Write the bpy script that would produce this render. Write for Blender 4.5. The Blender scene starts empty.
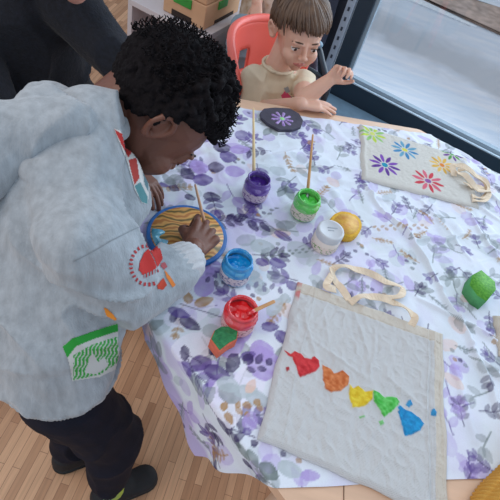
import bpy, bmesh, math, random
import numpy as np
from mathutils import Vector, Matrix, Euler, noise
from mathutils.bvhtree import BVHTree
random.seed(7); rng = np.random.default_rng(7)
S = bpy.context.scene; COL = S.collection
# ------------------------------------------------------------------ camera maths
F_PX = 490.0; CH = 1.40; T = 0.70
nad = np.array([110.0, 661.0])
dn = np.array([nad[0]-250, -(nad[1]-250), -F_PX]); dn /= np.linalg.norm(dn); upc = -dn
fw = np.array([0, 0, -1.0]); fy = fw-fw.dot(upc)*upc; fy /= np.linalg.norm(fy); fx = np.cross(fy, upc)
RM = np.array([fx, fy, upc])
def ray(x, y):
    v = np.array([x-250.0, -(y-250.0), -F_PX]); v /= np.linalg.norm(v); return RM@v
def at(x, y, z):
    v = ray(x, y); t = (z-CH)/v[2]; return Vector((v[0]*t, v[1]*t, z))
def atd(x, y, d):
    v = ray(x, y)*d; return Vector((v[0], v[1], CH+v[2]))
cam_d = bpy.data.cameras.new('camera'); cam = bpy.data.objects.new('camera', cam_d); COL.objects.link(cam)
cam_d.sensor_width = 36; cam_d.lens = 36*F_PX/500; cam_d.clip_start = .02
m4 = Matrix([list(RM[i])+[0] for i in range(3)]+[[0, 0, 0, 1]]); m4.translation = (0, 0, CH)
cam.matrix_world = m4; S.camera = cam
# ------------------------------------------------------------------ materials
def lin(c): return tuple(((v/255)/12.92 if v/255 <= .04045 else ((v/255+.055)/1.055)**2.4) for v in c)
def mat(name, rgb, rough=.6, var=.12, vscale=30, bump=0, bscale=200, metal=0, spec=.5, coat=0, alt=None, sheen=0, stretch=None, sss=0):
    m = bpy.data.materials.new(name); m.use_nodes = True; nt = m.node_tree; N = nt.nodes; L = nt.links
    p = N['Principled BSDF']; c = lin(rgb)
    p.inputs['Roughness'].default_value = rough; p.inputs['Metallic'].default_value = metal
    p.inputs['Specular IOR Level'].default_value = spec
    p.inputs['Coat Weight'].default_value = coat
    p.inputs['Sheen Weight'].default_value = sheen
    if sss:
        p.inputs['Subsurface Weight'].default_value = sss; p.inputs['Subsurface Scale'].default_value = .01
    tc = N.new('ShaderNodeTexCoord'); mp = N.new('ShaderNodeMapping'); L.new(tc.outputs['Object'], mp.inputs[0])
    if stretch: mp.inputs['Scale'].default_value = stretch
    n = N.new('ShaderNodeTexNoise'); n.inputs['Scale'].default_value = vscale; n.inputs['Detail'].default_value = 4
    L.new(mp.outputs[0], n.inputs['Vector'])
    r = N.new('ShaderNodeValToRGB'); r.color_ramp.elements[0].position = .3; r.color_ramp.elements[1].position = .7
    a = lin(alt) if alt else tuple(v*(1-var) for v in c)
    b = c if alt else tuple(min(1, v*(1+var)) for v in c)
    r.color_ramp.elements[0].color = (*a, 1); r.color_ramp.elements[1].color = (*b, 1)
    L.new(n.outputs['Fac'], r.inputs['Fac']); L.new(r.outputs['Color'], p.inputs['Base Color'])
    if bump:
        n2 = N.new('ShaderNodeTexNoise'); n2.inputs['Scale'].default_value = bscale; n2.inputs['Detail'].default_value = 3
        L.new(mp.outputs[0], n2.inputs['Vector'])
        bp = N.new('ShaderNodeBump'); bp.inputs['Strength'].default_value = bump; bp.inputs['Distance'].default_value = .002
        L.new(n2.outputs['Fac'], bp.inputs['Height']); L.new(bp.outputs['Normal'], p.inputs['Normal'])
    return m
def mat_attr(name, rough=.7, bump=0, bscale=700, spec=.4, weave=False, var=.05):
    m = bpy.data.materials.new(name); m.use_nodes = True; nt = m.node_tree; N = nt.nodes; L = nt.links
    p = N['Principled BSDF']; p.inputs['Roughness'].default_value = rough; p.inputs['Specular IOR Level'].default_value = spec
    at_ = N.new('ShaderNodeAttribute'); at_.attribute_name = 'Col'
    tc = N.new('ShaderNodeTexCoord'); n = N.new('ShaderNodeTexNoise'); n.inputs['Scale'].default_value = bscale
    L.new(tc.outputs['Object'], n.inputs['Vector'])
    mr = N.new('ShaderNodeMapRange'); mr.inputs['To Min'].default_value = 1-var; mr.inputs['To Max'].default_value = 1+var
    L.new(n.outputs['Fac'], mr.inputs['Value'])
    vm = N.new('ShaderNodeVectorMath'); vm.operation = 'SCALE'; L.new(at_.outputs['Color'], vm.inputs[0]); L.new(mr.outputs[0], vm.inputs['Scale'])
    L.new(vm.outputs[0], p.inputs['Base Color'])
    if bump:
        bp = N.new('ShaderNodeBump'); bp.inputs['Strength'].default_value = bump; bp.inputs['Distance'].default_value = .001
        src = n.outputs['Fac']
        if weave:
            ws = []
            for ax in ('X', 'Y'):
                w = N.new('ShaderNodeTexWave'); w.bands_direction = ax; w.inputs['Scale'].default_value = 160; w.inputs['Distortion'].default_value = 1.5
                L.new(tc.outputs['Object'], w.inputs['Vector']); ws.append(w)
            a = N.new('ShaderNodeMath'); a.operation = 'ADD'; L.new(ws[0].outputs['Fac'], a.inputs[0]); L.new(ws[1].outputs['Fac'], a.inputs[1])
            b = N.new('ShaderNodeMath'); b.operation = 'ADD'; L.new(a.outputs[0], b.inputs[0]); L.new(n.outputs['Fac'], b.inputs[1]); src = b.outputs[0]
        L.new(src, bp.inputs['Height']); L.new(bp.outputs['Normal'], p.inputs['Normal'])
    return m
# ------------------------------------------------------------------ object helpers
def tag(o, label=None, cat=None, group=None, kind=None):
    if label: o['label'] = label
    if cat: o['category'] = cat
    if group: o['group'] = group
    if kind: o['kind'] = kind
    return o
def empty(name, loc, label, cat, group=None):
    o = bpy.data.objects.new(name, None); COL.objects.link(o); o.location = loc; o.empty_display_size = .02
    return tag(o, label, cat, group)
def link(name, me, m=None, parent=None, smooth=True):
    o = bpy.data.objects.new(name, me); COL.objects.link(o)
    if m: me.materials.append(m)
    if smooth: me.polygons.foreach_set('use_smooth', [True]*len(me.polygons))
    if parent:
        o.parent = parent
        P = parent; off = Vector((0, 0, 0))
        while P: off += Vector(P.location); P = P.parent
        me.transform(Matrix.Translation(-off))       # vertices are authored in world metres
    else:
        cs = [v.co for v in me.vertices]
        if cs:
            lo = Vector([min(c[i] for c in cs) for i in range(3)]); hi = Vector([max(c[i] for c in cs) for i in range(3)])
            b = Vector(((lo.x+hi.x)/2, (lo.y+hi.y)/2, lo.z)); me.transform(Matrix.Translation(-b)); o.location = b
    return o
def obj(name, bm, m, parent=None, smooth=True):
    me = bpy.data.meshes.new(name); bm.to_mesh(me); bm.free(); return link(name, me, m, parent, smooth)
def ellpts(c, r, rot=None, n=10):
    if not hasattr(r, '__len__'): r = (r, r, r)
    out = []
    for i in range(n+1):
        ph = math.pi*i/n; k = 1 if i in (0, n) else 2*n
        for j in range(k):
            t = 2*math.pi*j/k
            v = Vector((r[0]*math.sin(ph)*math.cos(t), r[1]*math.sin(ph)*math.sin(t), r[2]*math.cos(ph)))
            if rot is not None: v = rot@v
            out.append(v+Vector(c))
    return out
def add_hull(bm, items, n=8):
    """items: list of (centre, radius or radii, optional rotation); adds their convex hull"""
    vs = []
    for it in items:
        vs += [bm.verts.new(p) for p in ellpts(it[0], it[1], it[2] if len(it) > 2 else None, n)]
    r = bmesh.ops.convex_hull(bm, input=vs)
    dead = [g for g in r['geom_interior'] if isinstance(g, bmesh.types.BMVert)]+[g for g in r['geom_unused'] if isinstance(g, bmesh.types.BMVert)]
    bmesh.ops.delete(bm, geom=list(set(dead)), context='VERTS')
def add_chain(bm, pts, n=8):
    for a, b in zip(pts[:-1], pts[1:]): add_hull(bm, [a, b], n)
def remesh(bm, voxel, smooth=3, factor=.5, name='m'):
    me = bpy.data.meshes.new(name); bm.to_mesh(me); bm.free()
    o = bpy.data.objects.new('tmp', me); COL.objects.link(o)
    r = o.modifiers.new('r', 'REMESH'); r.mode = 'VOXEL'; r.voxel_size = voxel
    if smooth: s = o.modifiers.new('s', 'SMOOTH'); s.factor = factor; s.iterations = smooth
    dg = bpy.context.evaluated_depsgraph_get(); dg.update()
    out = bpy.data.meshes.new_from_object(o.evaluated_get(dg)); out.name = name
    bpy.data.objects.remove(o); bpy.data.meshes.remove(me)
    return out
def displace(me, fn):
    me.update()
    nv = len(me.vertices); co = np.empty(nv*3); me.vertices.foreach_get('co', co); co = co.reshape(-1, 3)
    no = np.array([v.normal[:] for v in me.vertices])
    d = np.array([fn(Vector(c)) for c in co]); co += no*d[:, None]
    me.vertices.foreach_set('co', co.ravel()); me.update()
def add_box(bm, c, s, rz=0, bevel=0):
    M = Matrix.Translation(c)@Matrix.Rotation(rz, 4, 'Z')@Matrix.Diagonal((*s, 1))
    r = bmesh.ops.create_cube(bm, size=1, matrix=M)
    if bevel:
        es = list({e for v in r['verts'] for e in v.link_edges})
        bmesh.ops.bevel(bm, geom=es, offset=bevel, segments=2, affect='EDGES', profile=.5)
def add_lathe(bm, prof, c=(0, 0, 0), seg=48, axis=None):
    """prof: list (r,z)"""
    rings = []
    for r, z in prof:
        rings.append([bm.verts.new(Vector(c)+Vector((r*math.cos(2*math.pi*k/seg), r*math.sin(2*math.pi*k/seg), z))) for k in range(seg)] if r > 1e-6 else [bm.verts.new(Vector(c)+Vector((0, 0, z)))])
    for a, b in zip(rings[:-1], rings[1:]):
        for k in range(seg):
            k2 = (k+1) % seg
            if len(a) == 1 and len(b) == 1: continue
            if len(a) == 1: bm.faces.new([a[0], b[k2], b[k]][::-1])
            elif len(b) == 1: bm.faces.new([a[k], a[k2], b[0]])
            else: bm.faces.new([a[k], a[k2], b[k2], b[k]])
def add_tube(bm, pts, rad, seg=10, flat=1.0, nrm=None):
    """swept tube; rad scalar or list; flat scales the thickness along nrm"""
    pts = [Vector(p) for p in pts]; n = len(pts)
    if not hasattr(rad, '__len__'): rad = [rad]*n
    rings = []; up = Vector(nrm) if nrm is not None else None
    for i, p in enumerate(pts):
        t = (pts[min(i+1, n-1)]-pts[max(i-1, 0)]).normalized()
        u = up if up is not None else (Vector((0, 0, 1)) if abs(t.z) < .9 else Vector((1, 0, 0)))
        s = t.cross(u).normalized(); w = s.cross(t).normalized()
        rings.append([bm.verts.new(p+rad[i]*(s*math.cos(2*math.pi*k/seg)+w*flat*math.sin(2*math.pi*k/seg))) for k in range(seg)])
    for a, b in zip(rings[:-1], rings[1:]):
        for k in range(seg): bm.faces.new([a[k], a[(k+1) % seg], b[(k+1) % seg], b[k]])
    bm.faces.new(rings[0][::-1]); bm.faces.new(rings[-1])
def spline(pts, k=6):
    pts = [Vector(p) for p in pts]; out = []
    P = [pts[0]*2-pts[1]]+pts+[pts[-1]*2-pts[-2]]
    for i in range(1, len(P)-2):
        for j in range(k):
            t = j/k; a, b, c, d = P[i-1:i+3]
            out.append(.5*((2*b)+(c-a)*t+(2*a-5*b+4*c-d)*t*t+(3*b-a-3*c+d)*t**3))
    out.append(pts[-1]); return out
def add_prism(bm, poly, z0, z1, bevel=0):
    a = [bm.verts.new((p[0], p[1], z0)) for p in poly]; b = [bm.verts.new((p[0], p[1], z1)) for p in poly]
    n = len(poly); fs = [bm.faces.new(a[::-1]), bm.faces.new(b)]
    for k in range(n): fs.append(bm.faces.new([a[k], a[(k+1) % n], b[(k+1) % n], b[k]]))
    if bevel: bmesh.ops.bevel(bm, geom=list(fs[1].edges), offset=bevel, segments=3, affect='EDGES', profile=.5)
def grid_mesh(name, P, Cc, keep=None):
    """P (h,w,3) positions, Cc (h,w,3) linear colours"""
    h, w = P.shape[:2]; idx = np.arange(h*w).reshape(h, w)
    f = np.stack([idx[:-1, :-1], idx[:-1, 1:], idx[1:, 1:], idx[1:, :-1]], -1).reshape(-1, 4)
    if keep is not None:
        k = (keep[:-1, :-1] & keep[:-1, 1:] & keep[1:, 1:] & keep[1:, :-1]).ravel(); f = f[k]
    co = P.reshape(-1, 3); cc = Cc.reshape(-1, 3)
    used = np.unique(f); mp = -np.ones(h*w, int); mp[used] = np.arange(len(used)); f = mp[f]; co = co[used]; cc = cc[used]
    me = bpy.data.meshes.new(name); me.vertices.add(len(co)); me.vertices.foreach_set('co', co.ravel().astype(np.float32))
    me.loops.add(f.size); me.loops.foreach_set('vertex_index', f.ravel().astype(np.int32))
    me.polygons.add(len(f)); me.polygons.foreach_set('loop_start', np.arange(0, f.size, 4, dtype=np.int32))
    me.polygons.foreach_set('loop_total', np.full(len(f), 4, np.int32))
    me.update(calc_edges=True); me.validate()
    ca = me.color_attributes.new('Col', 'FLOAT_COLOR', 'POINT')
    ca.data.foreach_set('color', np.concatenate([cc, np.ones((len(cc), 1))], 1).ravel().astype(np.float32))
    return me
def vnoise(X, Y, s, seed=0):
    """smooth value noise on arrays"""
    g = np.random.default_rng(seed).random((256, 256)); x = X/s+100; y = Y/s+100
    xi = np.floor(x).astype(int); yi = np.floor(y).astype(int); fx_ = x-xi; fy_ = y-yi
    fx_ = fx_*fx_*(3-2*fx_); fy_ = fy_*fy_*(3-2*fy_); G = lambda i, j: g[i % 256, j % 256]
    return (G(xi, yi)*(1-fx_)+G(xi+1, yi)*fx_)*(1-fy_)+(G(xi, yi+1)*(1-fx_)+G(xi+1, yi+1)*fx_)*fy_
def segdist(X, Y, a, b):
    ax, ay = a; bx, by = b; dx, dy = bx-ax, by-ay; t = np.clip(((X-ax)*dx+(Y-ay)*dy)/(dx*dx+dy*dy), 0, 1)
    return np.hypot(X-ax-t*dx, Y-ay-t*dy), t
def inpoly(X, Y, poly):
    r = np.zeros(X.shape, bool); n = len(poly)
    for i in range(n):
        x1, y1 = poly[i]; x2, y2 = poly[(i+1) % n]
        c = ((y1 > Y) != (y2 > Y)) & (X < (x2-x1)*(Y-y1)/((y2-y1) if y2 != y1 else 1e-9)+x1); r ^= c
    return r
def polydist(X, Y, poly):
    d = np.full(X.shape, 1e9)
    for i in range(len(poly)): d = np.minimum(d, segdist(X, Y, poly[i], poly[(i+1) % len(poly)])[0])
    return np.where(inpoly(X, Y, poly), -d, d)
def struct(o): o['kind'] = 'structure'; return o

#@@SETTING
# ------------------------------------------------------------------ the setting
def floor_mat():
    m = bpy.data.materials.new('oak strip parquet'); m.use_nodes = True; nt = m.node_tree; N = nt.nodes; L = nt.links; p = N['Principled BSDF']
    tc = N.new('ShaderNodeTexCoord'); mp = N.new('ShaderNodeMapping'); mp.inputs['Rotation'].default_value = (0, 0, math.radians(90))
    L.new(tc.outputs['Object'], mp.inputs[0])
    br = N.new('ShaderNodeTexBrick'); br.offset = .37; br.offset_frequency = 2; br.squash_frequency = 3; br.squash = .8
    br.inputs['Scale'].default_value = 1; br.inputs['Brick Width'].default_value = .27; br.inputs['Row Height'].default_value = .0215
    br.inputs['Mortar Size'].default_value = .0007; br.inputs['Mortar Smooth'].default_value = .3
    br.inputs['Color1'].default_value = (*lin((216, 172, 136)), 1); br.inputs['Color2'].default_value = (*lin((172, 128, 96)), 1); br.inputs['Mortar'].default_value = (*lin((140, 100, 74)), 1)
    L.new(mp.outputs[0], br.inputs['Vector'])
    m2 = N.new('ShaderNodeMapping'); m2.inputs['Scale'].default_value = (160, 8, 1); L.new(tc.outputs['Object'], m2.inputs[0])
    n = N.new('ShaderNodeTexNoise'); n.inputs['Scale'].default_value = 1; n.inputs['Detail'].default_value = 5; L.new(m2.outputs[0], n.inputs['Vector'])
    mr = N.new('ShaderNodeMapRange'); mr.inputs['To Min'].default_value = .72; mr.inputs['To Max'].default_value = 1.25; L.new(n.outputs['Fac'], mr.inputs['Value'])
    vm = N.new('ShaderNodeVectorMath'); vm.operation = 'SCALE'; L.new(br.outputs['Color'], vm.inputs[0]); L.new(mr.outputs[0], vm.inputs['Scale'])
    L.new(vm.outputs[0], p.inputs['Base Color']); p.inputs['Roughness'].default_value = .5
    return m
WD = math.atan2(-.26, .858); wu = Vector((math.cos(WD), math.sin(WD), 0)); wn = Vector((-wu.y, wu.x, 0))   # wn points outdoors
W0 = Vector((.187, 2.54, 0))
def wp(u, v, z): return W0+wu*u+wn*v+Vector((0, 0, z))
bm = bmesh.new(); fp = [wp(-3.2, .06, 0), wp(-3.2, -4.2, 0), wp(3.2, -4.2, 0), wp(3.2, .06, 0)]
add_prism(bm, [(p.x, p.y) for p in fp], -.05, 0)
struct(obj('floor', bm, floor_mat(), smooth=False))
def wbox(bm, u0, u1, v0, v1, z0, z1, bevel=0):
    c = wp((u0+u1)/2, (v0+v1)/2, (z0+z1)/2); add_box(bm, c, (abs(u1-u0), abs(v1-v0), abs(z1-z0)), WD, bevel)
frame_m = mat('dark anthracite window frame', (34, 50, 64), .45, .06, 8)
gasket = mat('grey aluminium strip', (150, 168, 182), .4, .05, 20)
bm = bmesh.new(); wbox(bm, -.08, 3.0, -.02, .05, 0, .11, .003); wbox(bm, -.08, 0, -.02, .05, .11, 2.5, .003)
wbox(bm, 2.9, 3.0, -.02, .05, .11, 2.5, .003); wbox(bm, 0, 2.9, -.02, .05, 2.4, 2.5, .003)
fr = struct(obj('window_1', bm, frame_m, smooth=False))
bm = bmesh.new(); wbox(bm, 0, 2.9, .0, .03, .11, .135); wbox(bm, 0, .018, .0, .03, .135, 2.4)
obj('window_bead', bm, gasket, fr, False)
bm = bmesh.new(); wbox(bm, .018, 2.9, -.018, -.006, .111, .117)
obj('window_sill_strip', bm, mat('pale metal strip', (190, 208, 222), .35), fr, False)
gl = bpy.data.materials.new('clear glass'); gl.use_nodes = True; N_ = gl.node_tree.nodes; N_.remove(N_['Principled BSDF'])
_t = N_.new('ShaderNodeBsdfTransparent'); _g = N_.new('ShaderNodeBsdfGlossy'); _g.inputs['Roughness'].default_value = .03; _m = N_.new('ShaderNodeMixShader'); _m.inputs[0].default_value = .06
gl.node_tree.links.new(_t.outputs[0], _m.inputs[1]); gl.node_tree.links.new(_g.outputs[0], _m.inputs[2]); gl.node_tree.links.new(_m.outputs[0], N_['Material Output'].inputs[0])
bm = bmesh.new(); wbox(bm, .018, 2.9, .012, .018, .135, 2.4); obj('glass_pane', bm, gl, fr, False)
bm = bmesh.new(); wbox(bm, -3.2, -.5, 0, .06, 0, 2.5); struct(obj('wall_back', bm, mat('pale plaster', (196, 190, 190), .8), smooth=False))
bm = bmesh.new(); wbox(bm, -.5, -.13, 0, .05, 0, 2.5); struct(obj('door_1', bm, mat('dark door panel', (46, 52, 66), .6), smooth=False))
# perforated rail on the wall beside the window frame
bm = bmesh.new(); wbox(bm, -.125, -.085, -.03, 0, 0, 2.4, .002)
ra = obj('perforated_rail', bm, mat('pale grey metal', (168, 180, 196), .4, .05), smooth=False)
tag(ra, 'pale grey metal upright rail with a row of holes, left of the dark window frame', 'rail')
bm = bmesh.new()
for k in range(44): c = wp(-.105, -.032, .2+k*.05); add_box(bm, c, (.01, .005, .018), WD)
tag(obj('slot', bm, mat('dark slot', (60, 66, 78), .8), ra, False), kind='stuff')
bm = bmesh.new(); wbox(bm, -.5, 3.0, -.62, -.025, 0.0, .006)
struct(obj('trim_1', bm, mat('slate blue floor strip', (92, 116, 134), .7, .1, 20, .2), smooth=False))
# outdoors
def ground_mat():
    m = bpy.data.materials.new('frosted paving'); m.use_nodes = True; nt = m.node_tree; N = nt.nodes; L = nt.links; p = N['Principled BSDF']
    tc = N.new('ShaderNodeTexCoord')
    mp = N.new('ShaderNodeMapping'); mp.inputs['Rotation'].default_value = (0, 0, -WD+.5); mp.inputs['Scale'].default_value = (1.6, 9, 1); L.new(tc.outputs['Object'], mp.inputs[0])
    n = N.new('ShaderNodeTexNoise'); n.inputs['Scale'].default_value = 1.5; n.inputs['Detail'].default_value = 7; n.inputs['Roughness'].default_value = .65; L.new(mp.outputs[0], n.inputs['Vector'])
    r = N.new('ShaderNodeValToRGB'); r.color_ramp.elements[0].position = .33; r.color_ramp.elements[1].position = .68
    r.color_ramp.elements[0].color = (*lin((214, 226, 242)), 1); r.color_ramp.elements[1].color = (*lin((244, 246, 252)), 1); L.new(n.outputs['Fac'], r.inputs['Fac'])
    # darker grey band parallel to the facade, edges broken by noise
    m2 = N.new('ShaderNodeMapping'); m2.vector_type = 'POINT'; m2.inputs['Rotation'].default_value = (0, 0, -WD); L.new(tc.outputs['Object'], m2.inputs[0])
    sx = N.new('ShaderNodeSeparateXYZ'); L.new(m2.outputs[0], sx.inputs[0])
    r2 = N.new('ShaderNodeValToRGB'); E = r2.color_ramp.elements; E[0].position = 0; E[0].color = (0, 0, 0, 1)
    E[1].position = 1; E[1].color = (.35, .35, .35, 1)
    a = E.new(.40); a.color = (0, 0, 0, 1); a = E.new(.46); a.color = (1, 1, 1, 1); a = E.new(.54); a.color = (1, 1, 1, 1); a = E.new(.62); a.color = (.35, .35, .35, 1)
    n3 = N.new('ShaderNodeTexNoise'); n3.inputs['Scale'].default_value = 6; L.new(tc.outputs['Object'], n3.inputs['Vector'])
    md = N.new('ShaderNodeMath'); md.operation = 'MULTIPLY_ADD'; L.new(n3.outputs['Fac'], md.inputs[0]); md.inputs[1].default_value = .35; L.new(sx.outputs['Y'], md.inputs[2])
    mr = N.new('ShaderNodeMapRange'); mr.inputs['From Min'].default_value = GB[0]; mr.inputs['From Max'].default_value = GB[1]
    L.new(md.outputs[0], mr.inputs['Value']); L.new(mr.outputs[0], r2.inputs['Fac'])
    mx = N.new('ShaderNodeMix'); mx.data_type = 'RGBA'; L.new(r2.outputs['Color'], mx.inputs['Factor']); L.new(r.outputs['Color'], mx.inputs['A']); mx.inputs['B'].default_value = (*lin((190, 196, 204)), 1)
    L.new(mx.outputs['Result'], p.inputs['Base Color']); p.inputs['Roughness'].default_value = .7
    return m
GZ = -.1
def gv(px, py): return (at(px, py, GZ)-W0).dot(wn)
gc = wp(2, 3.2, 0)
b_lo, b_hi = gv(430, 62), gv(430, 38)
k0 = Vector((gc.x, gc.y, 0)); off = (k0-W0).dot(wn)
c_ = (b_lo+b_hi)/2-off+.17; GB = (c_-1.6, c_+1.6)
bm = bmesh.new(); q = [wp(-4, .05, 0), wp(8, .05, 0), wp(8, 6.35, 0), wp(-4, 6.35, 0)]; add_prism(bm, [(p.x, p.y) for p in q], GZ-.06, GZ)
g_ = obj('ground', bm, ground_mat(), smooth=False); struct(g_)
ga = at(423, 0, GZ); gb = at(500, 35, GZ); gc1 = at(465, 0, GZ); gd = at(500, 10, GZ); d1 = (gb-ga).normalized(); d2 = (gd-gc1).normalized()
bm = bmesh.new(); add_prism(bm, [tuple(p[:2]) for p in (ga-d1*1.2, gb+d1*1.0, gd+d2*1.0, gc1-d2*1.2)], GZ, GZ+.02)
tag(obj('gravel_bed', bm, mat('brown gravel', (186, 164, 152), .9, .3, 12, .6, 60), smooth=False), 'narrow brown earth bed outside the window, beyond the frosty paving', 'flower bed')
sa = at(405, 0, GZ); sb = at(470, 24, GZ); bm = bmesh.new(); add_prism(bm, [tuple((p-wn*.03)[:2]) for p in (sa-d1*.6, sb-wn*.03, sb+(gb-sb)*.25, ga-d1*.1)], GZ, GZ+.012)
tag(obj('snow_strip', bm, mat('snow', (235, 240, 248), .8), smooth=False), 'thin white strip of snow lying along the near side of the earth bed', 'snow', kind='stuff')

#@@TABLE
# ------------------------------------------------------------------ table
PT = np.array([(.150, .216), (.33, .095), (.98, .30), (.95, .99), (.335, 1.243), (-.34, 1.043), (-.34, .62), (-.115, .412)])
def inset(P, r):
    n = len(P); out = []
    for i in range(n):
        a, b, c = P[i-1], P[i], P[(i+1) % n]
        d1_ = (b-a)/np.linalg.norm(b-a); d2_ = (c-b)/np.linalg.norm(c-b)
        n1 = np.array([-d1_[1], d1_[0]]); n2 = np.array([-d2_[1], d2_[0]])
        A = np.array([n1, n2]); rhs = np.array([n1@a+r, n2@b+r])
        out.append(np.linalg.solve(A, rhs) if abs(np.linalg.det(A)) > .02 else b+n1*r)
    return np.array(out)
def rounded(P, r, k=6):
    I = inset(P, r); out = []
    for i in range(len(P)):
        d1_ = P[i]-P[i-1]; d2_ = P[(i+1) % len(P)]-P[i]
        a1 = math.atan2(-d1_[0], d1_[1]); a2 = math.atan2(-d2_[0], d2_[1])
        while a2 < a1: a2 += 2*math.pi
        for j in range(k+1):
            a = a1+(a2-a1)*j/k; out.append((I[i][0]+r*math.cos(a), I[i][1]+r*math.sin(a)))
    return out
wood_m = mat('birch table top', (214, 178, 150), .35, .1, 3, stretch=(2, 14, 2))
tb = empty('table', (.3, .65, 0), 'low birch wood craft table with angled sides under the leaf-print cloth', 'table')
bm = bmesh.new(); add_prism(bm, rounded(PT, .03), T-.026, T-.0015, .003); obj('tabletop', bm, wood_m, tb, False)
bm = bmesh.new(); add_prism(bm, rounded(inset(PT, .1), .02), T-.08, T-.0265); obj('apron', bm, wood_m, tb, False)
for p in [(.27, .40), (.86, .40), (.84, .92), (-.2, .92)]:
    bm = bmesh.new(); add_lathe(bm, [(0, 0), (.018, 0), (.026, T-.081), (0, T-.081)], (p[0], p[1], 0), 20); obj('leg', bm, wood_m, tb)
bm = bmesh.new(); e0 = at(341, 487, T)
add_box(bm, (e0.x+.01, e0.y-.045, T-.0012), (.0012, .14, .001), .12); obj('seam', bm, mat('dark joint', (110, 78, 56), .7), tb, False)
# ------------------------------------------------------------------ tablecloth
CA = math.radians(19); cu = np.array([math.cos(CA), math.sin(CA)]); cv = np.array([-math.sin(CA), math.cos(CA)]); CQ = np.array([-.085, .148])
UW, VW, ST = 1.02, .878, .0022
us = np.arange(0, UW, ST); vs = np.arange(0, VW, ST); U, V = np.meshgrid(us, vs)
X = CQ[0]+U*cu[0]+V*cv[0]; Y = CQ[1]+U*cu[1]+V*cv[1]
def wob(a, s, seed): return (vnoise(a, a*0+3, s, seed)-.5)
# slightly uneven cut edges
X = X+cv[0]*wob(U, .15, 1)*.01*(1-V/VW); Y = Y+cv[1]*wob(U, .15, 1)*.01*(1-V/VW)
def drape(X, Y):
    r = .03; I = inset(PT, r); best = np.full(X.shape, 1e9); cx = np.zeros_like(X); cy = np.zeros_like(X)
    for i in range(len(I)):
        a = I[i-1]; b = I[i]; dx, dy = b-a; t = np.clip(((X-a[0])*dx+(Y-a[1])*dy)/(dx*dx+dy*dy), 0, 1)
        qx = a[0]+t*dx; qy = a[1]+t*dy; d = np.hypot(X-qx, Y-qy); k = d < best
        best = np.where(k, d, best); cx = np.where(k, qx, cx); cy = np.where(k, qy, cy)
    ins = inpoly(X, Y, [tuple(p) for p in I]); s = np.where(ins, -best, best)-r
    nx = (X-cx)/np.maximum(best, 1e-6); ny = (Y-cy)/np.maximum(best, 1e-6)
    return s, cx+nx*r, cy+ny*r, nx, ny
sd, ex, ey, nx, ny = drape(X, Y)
h = np.zeros_like(X)
def pxy(px, py): p = at(px, py, T); return (p.x, p.y)
ridges = [((363, 183), (382, 212), .004, .006), ((382, 212), (412, 238), .004, .006), ((398, 222), (440, 288), .0045, .006), ((440, 288), (470, 345), .005, .006), ((470, 345), (500, 415), .005, .007),
          ((405, 240), (500, 236), .003, .005), ((500, 345), (455, 318), .004, .006), ((455, 318), (420, 300), .003, .006), ((455, 160), (500, 205), .004, .007), ((476, 205), (500, 222), .003, .006),
          ((430, 128), (470, 158), .004, .006), ((315, 165), (362, 172), .002, .005), ((300, 200), (262, 222), .0025, .006), ((345, 190), (400, 205), .002, .006), ((470, 215), (500, 262), .003, .006),
          ((150, 175), (205, 168), .003, .006), ((150, 190), (190, 185), .003, .006), ((205, 155), (160, 178), .003, .008), ((262, 160), (300, 150), .002, .006), ((480, 360), (500, 380), .004, .005), ((450, 360), (475, 440), .002, .007),
          ((460, 165), (500, 190), .003, .006), ((420, 200), (470, 260), .002, .006)]
Xw = X+(vnoise(X, Y, .05, 3)-.5)*.012; Yw = Y+(vnoise(X, Y, .05, 4)-.5)*.012
for a, b, hh, w in ridges:
    d, t = segdist(Xw, Yw, pxy(*a), pxy(*b)); h += 2.1*hh*np.exp(-(d/(w*.85))**2)*(.4+.6*np.sin(np.pi*np.clip(t*.9+.05, 0, 1)))
Ud = X*.8+Y*.6; Vd = -X*.6+Y*.8
far = np.clip((Y-.45)/.4, 0, 1)
h += far*.0035*np.maximum(0, vnoise(Ud, Vd*3.0, .07, 9)-.5)*2
h += (.3+far)*.0022*np.maximum(0, vnoise(Ud*2.4, Vd, .05, 10)-.45)*2
h += .0006*vnoise(X, Y, .012, 11)+far*.0016*(1-np.abs(vnoise(Ud*1.0, Vd*2.2, .045, 12)*2-1))**4
dx_ = np.minimum(1, np.maximum(0, -sd)/.01)
so = np.maximum(sd, 0); tang = X*ny-Y*nx
fold = np.sin(tang*2*np.pi/.085+1.0)*.5+vnoise(tang, so, .05, 5)-.5
out = .006*(1-np.exp(-so/.006))+.05*so+fold*.12*so*np.clip(.5+(X+.05)*4, .3, 1)
dropz = np.maximum(0, so-.008*(1-np.exp(-so/.008)))*.985
PX = np.where(sd > 0, ex+nx*out, X); PY = np.where(sd > 0, ey+ny*out, Y); PZ = T+.0002+np.where(sd > 0, -dropz, 0)+h*np.where(sd > 0, np.exp(-so/.01), 1)
P = np.stack([PX, PY, PZ], -1)
Cl = np.ones(X.shape+(3,))*np.array(lin((218, 225, 236)))
wash = vnoise(X, Y, .06, 21)*.6+vnoise(X, Y, .02, 22)*.4
def blend(mask, rgb):
    c = np.array(lin(rgb)); Cl[...] = Cl*(1-mask[..., None])+c*mask[..., None]
blend(np.clip((.05-U)/.02, 0, .8)*np.clip((.55-V)/.1, 0, 1), (172, 156, 206)); blend(np.clip((wash-.5)*2.4, 0, .55)*np.clip(1.1-(X+.3*Y)*1.3, .3, 1), (196, 180, 226)); blend(np.clip((vnoise(X, Y, .05, 23)-.58)*2.2, 0, .35), (200, 210, 214))
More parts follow.
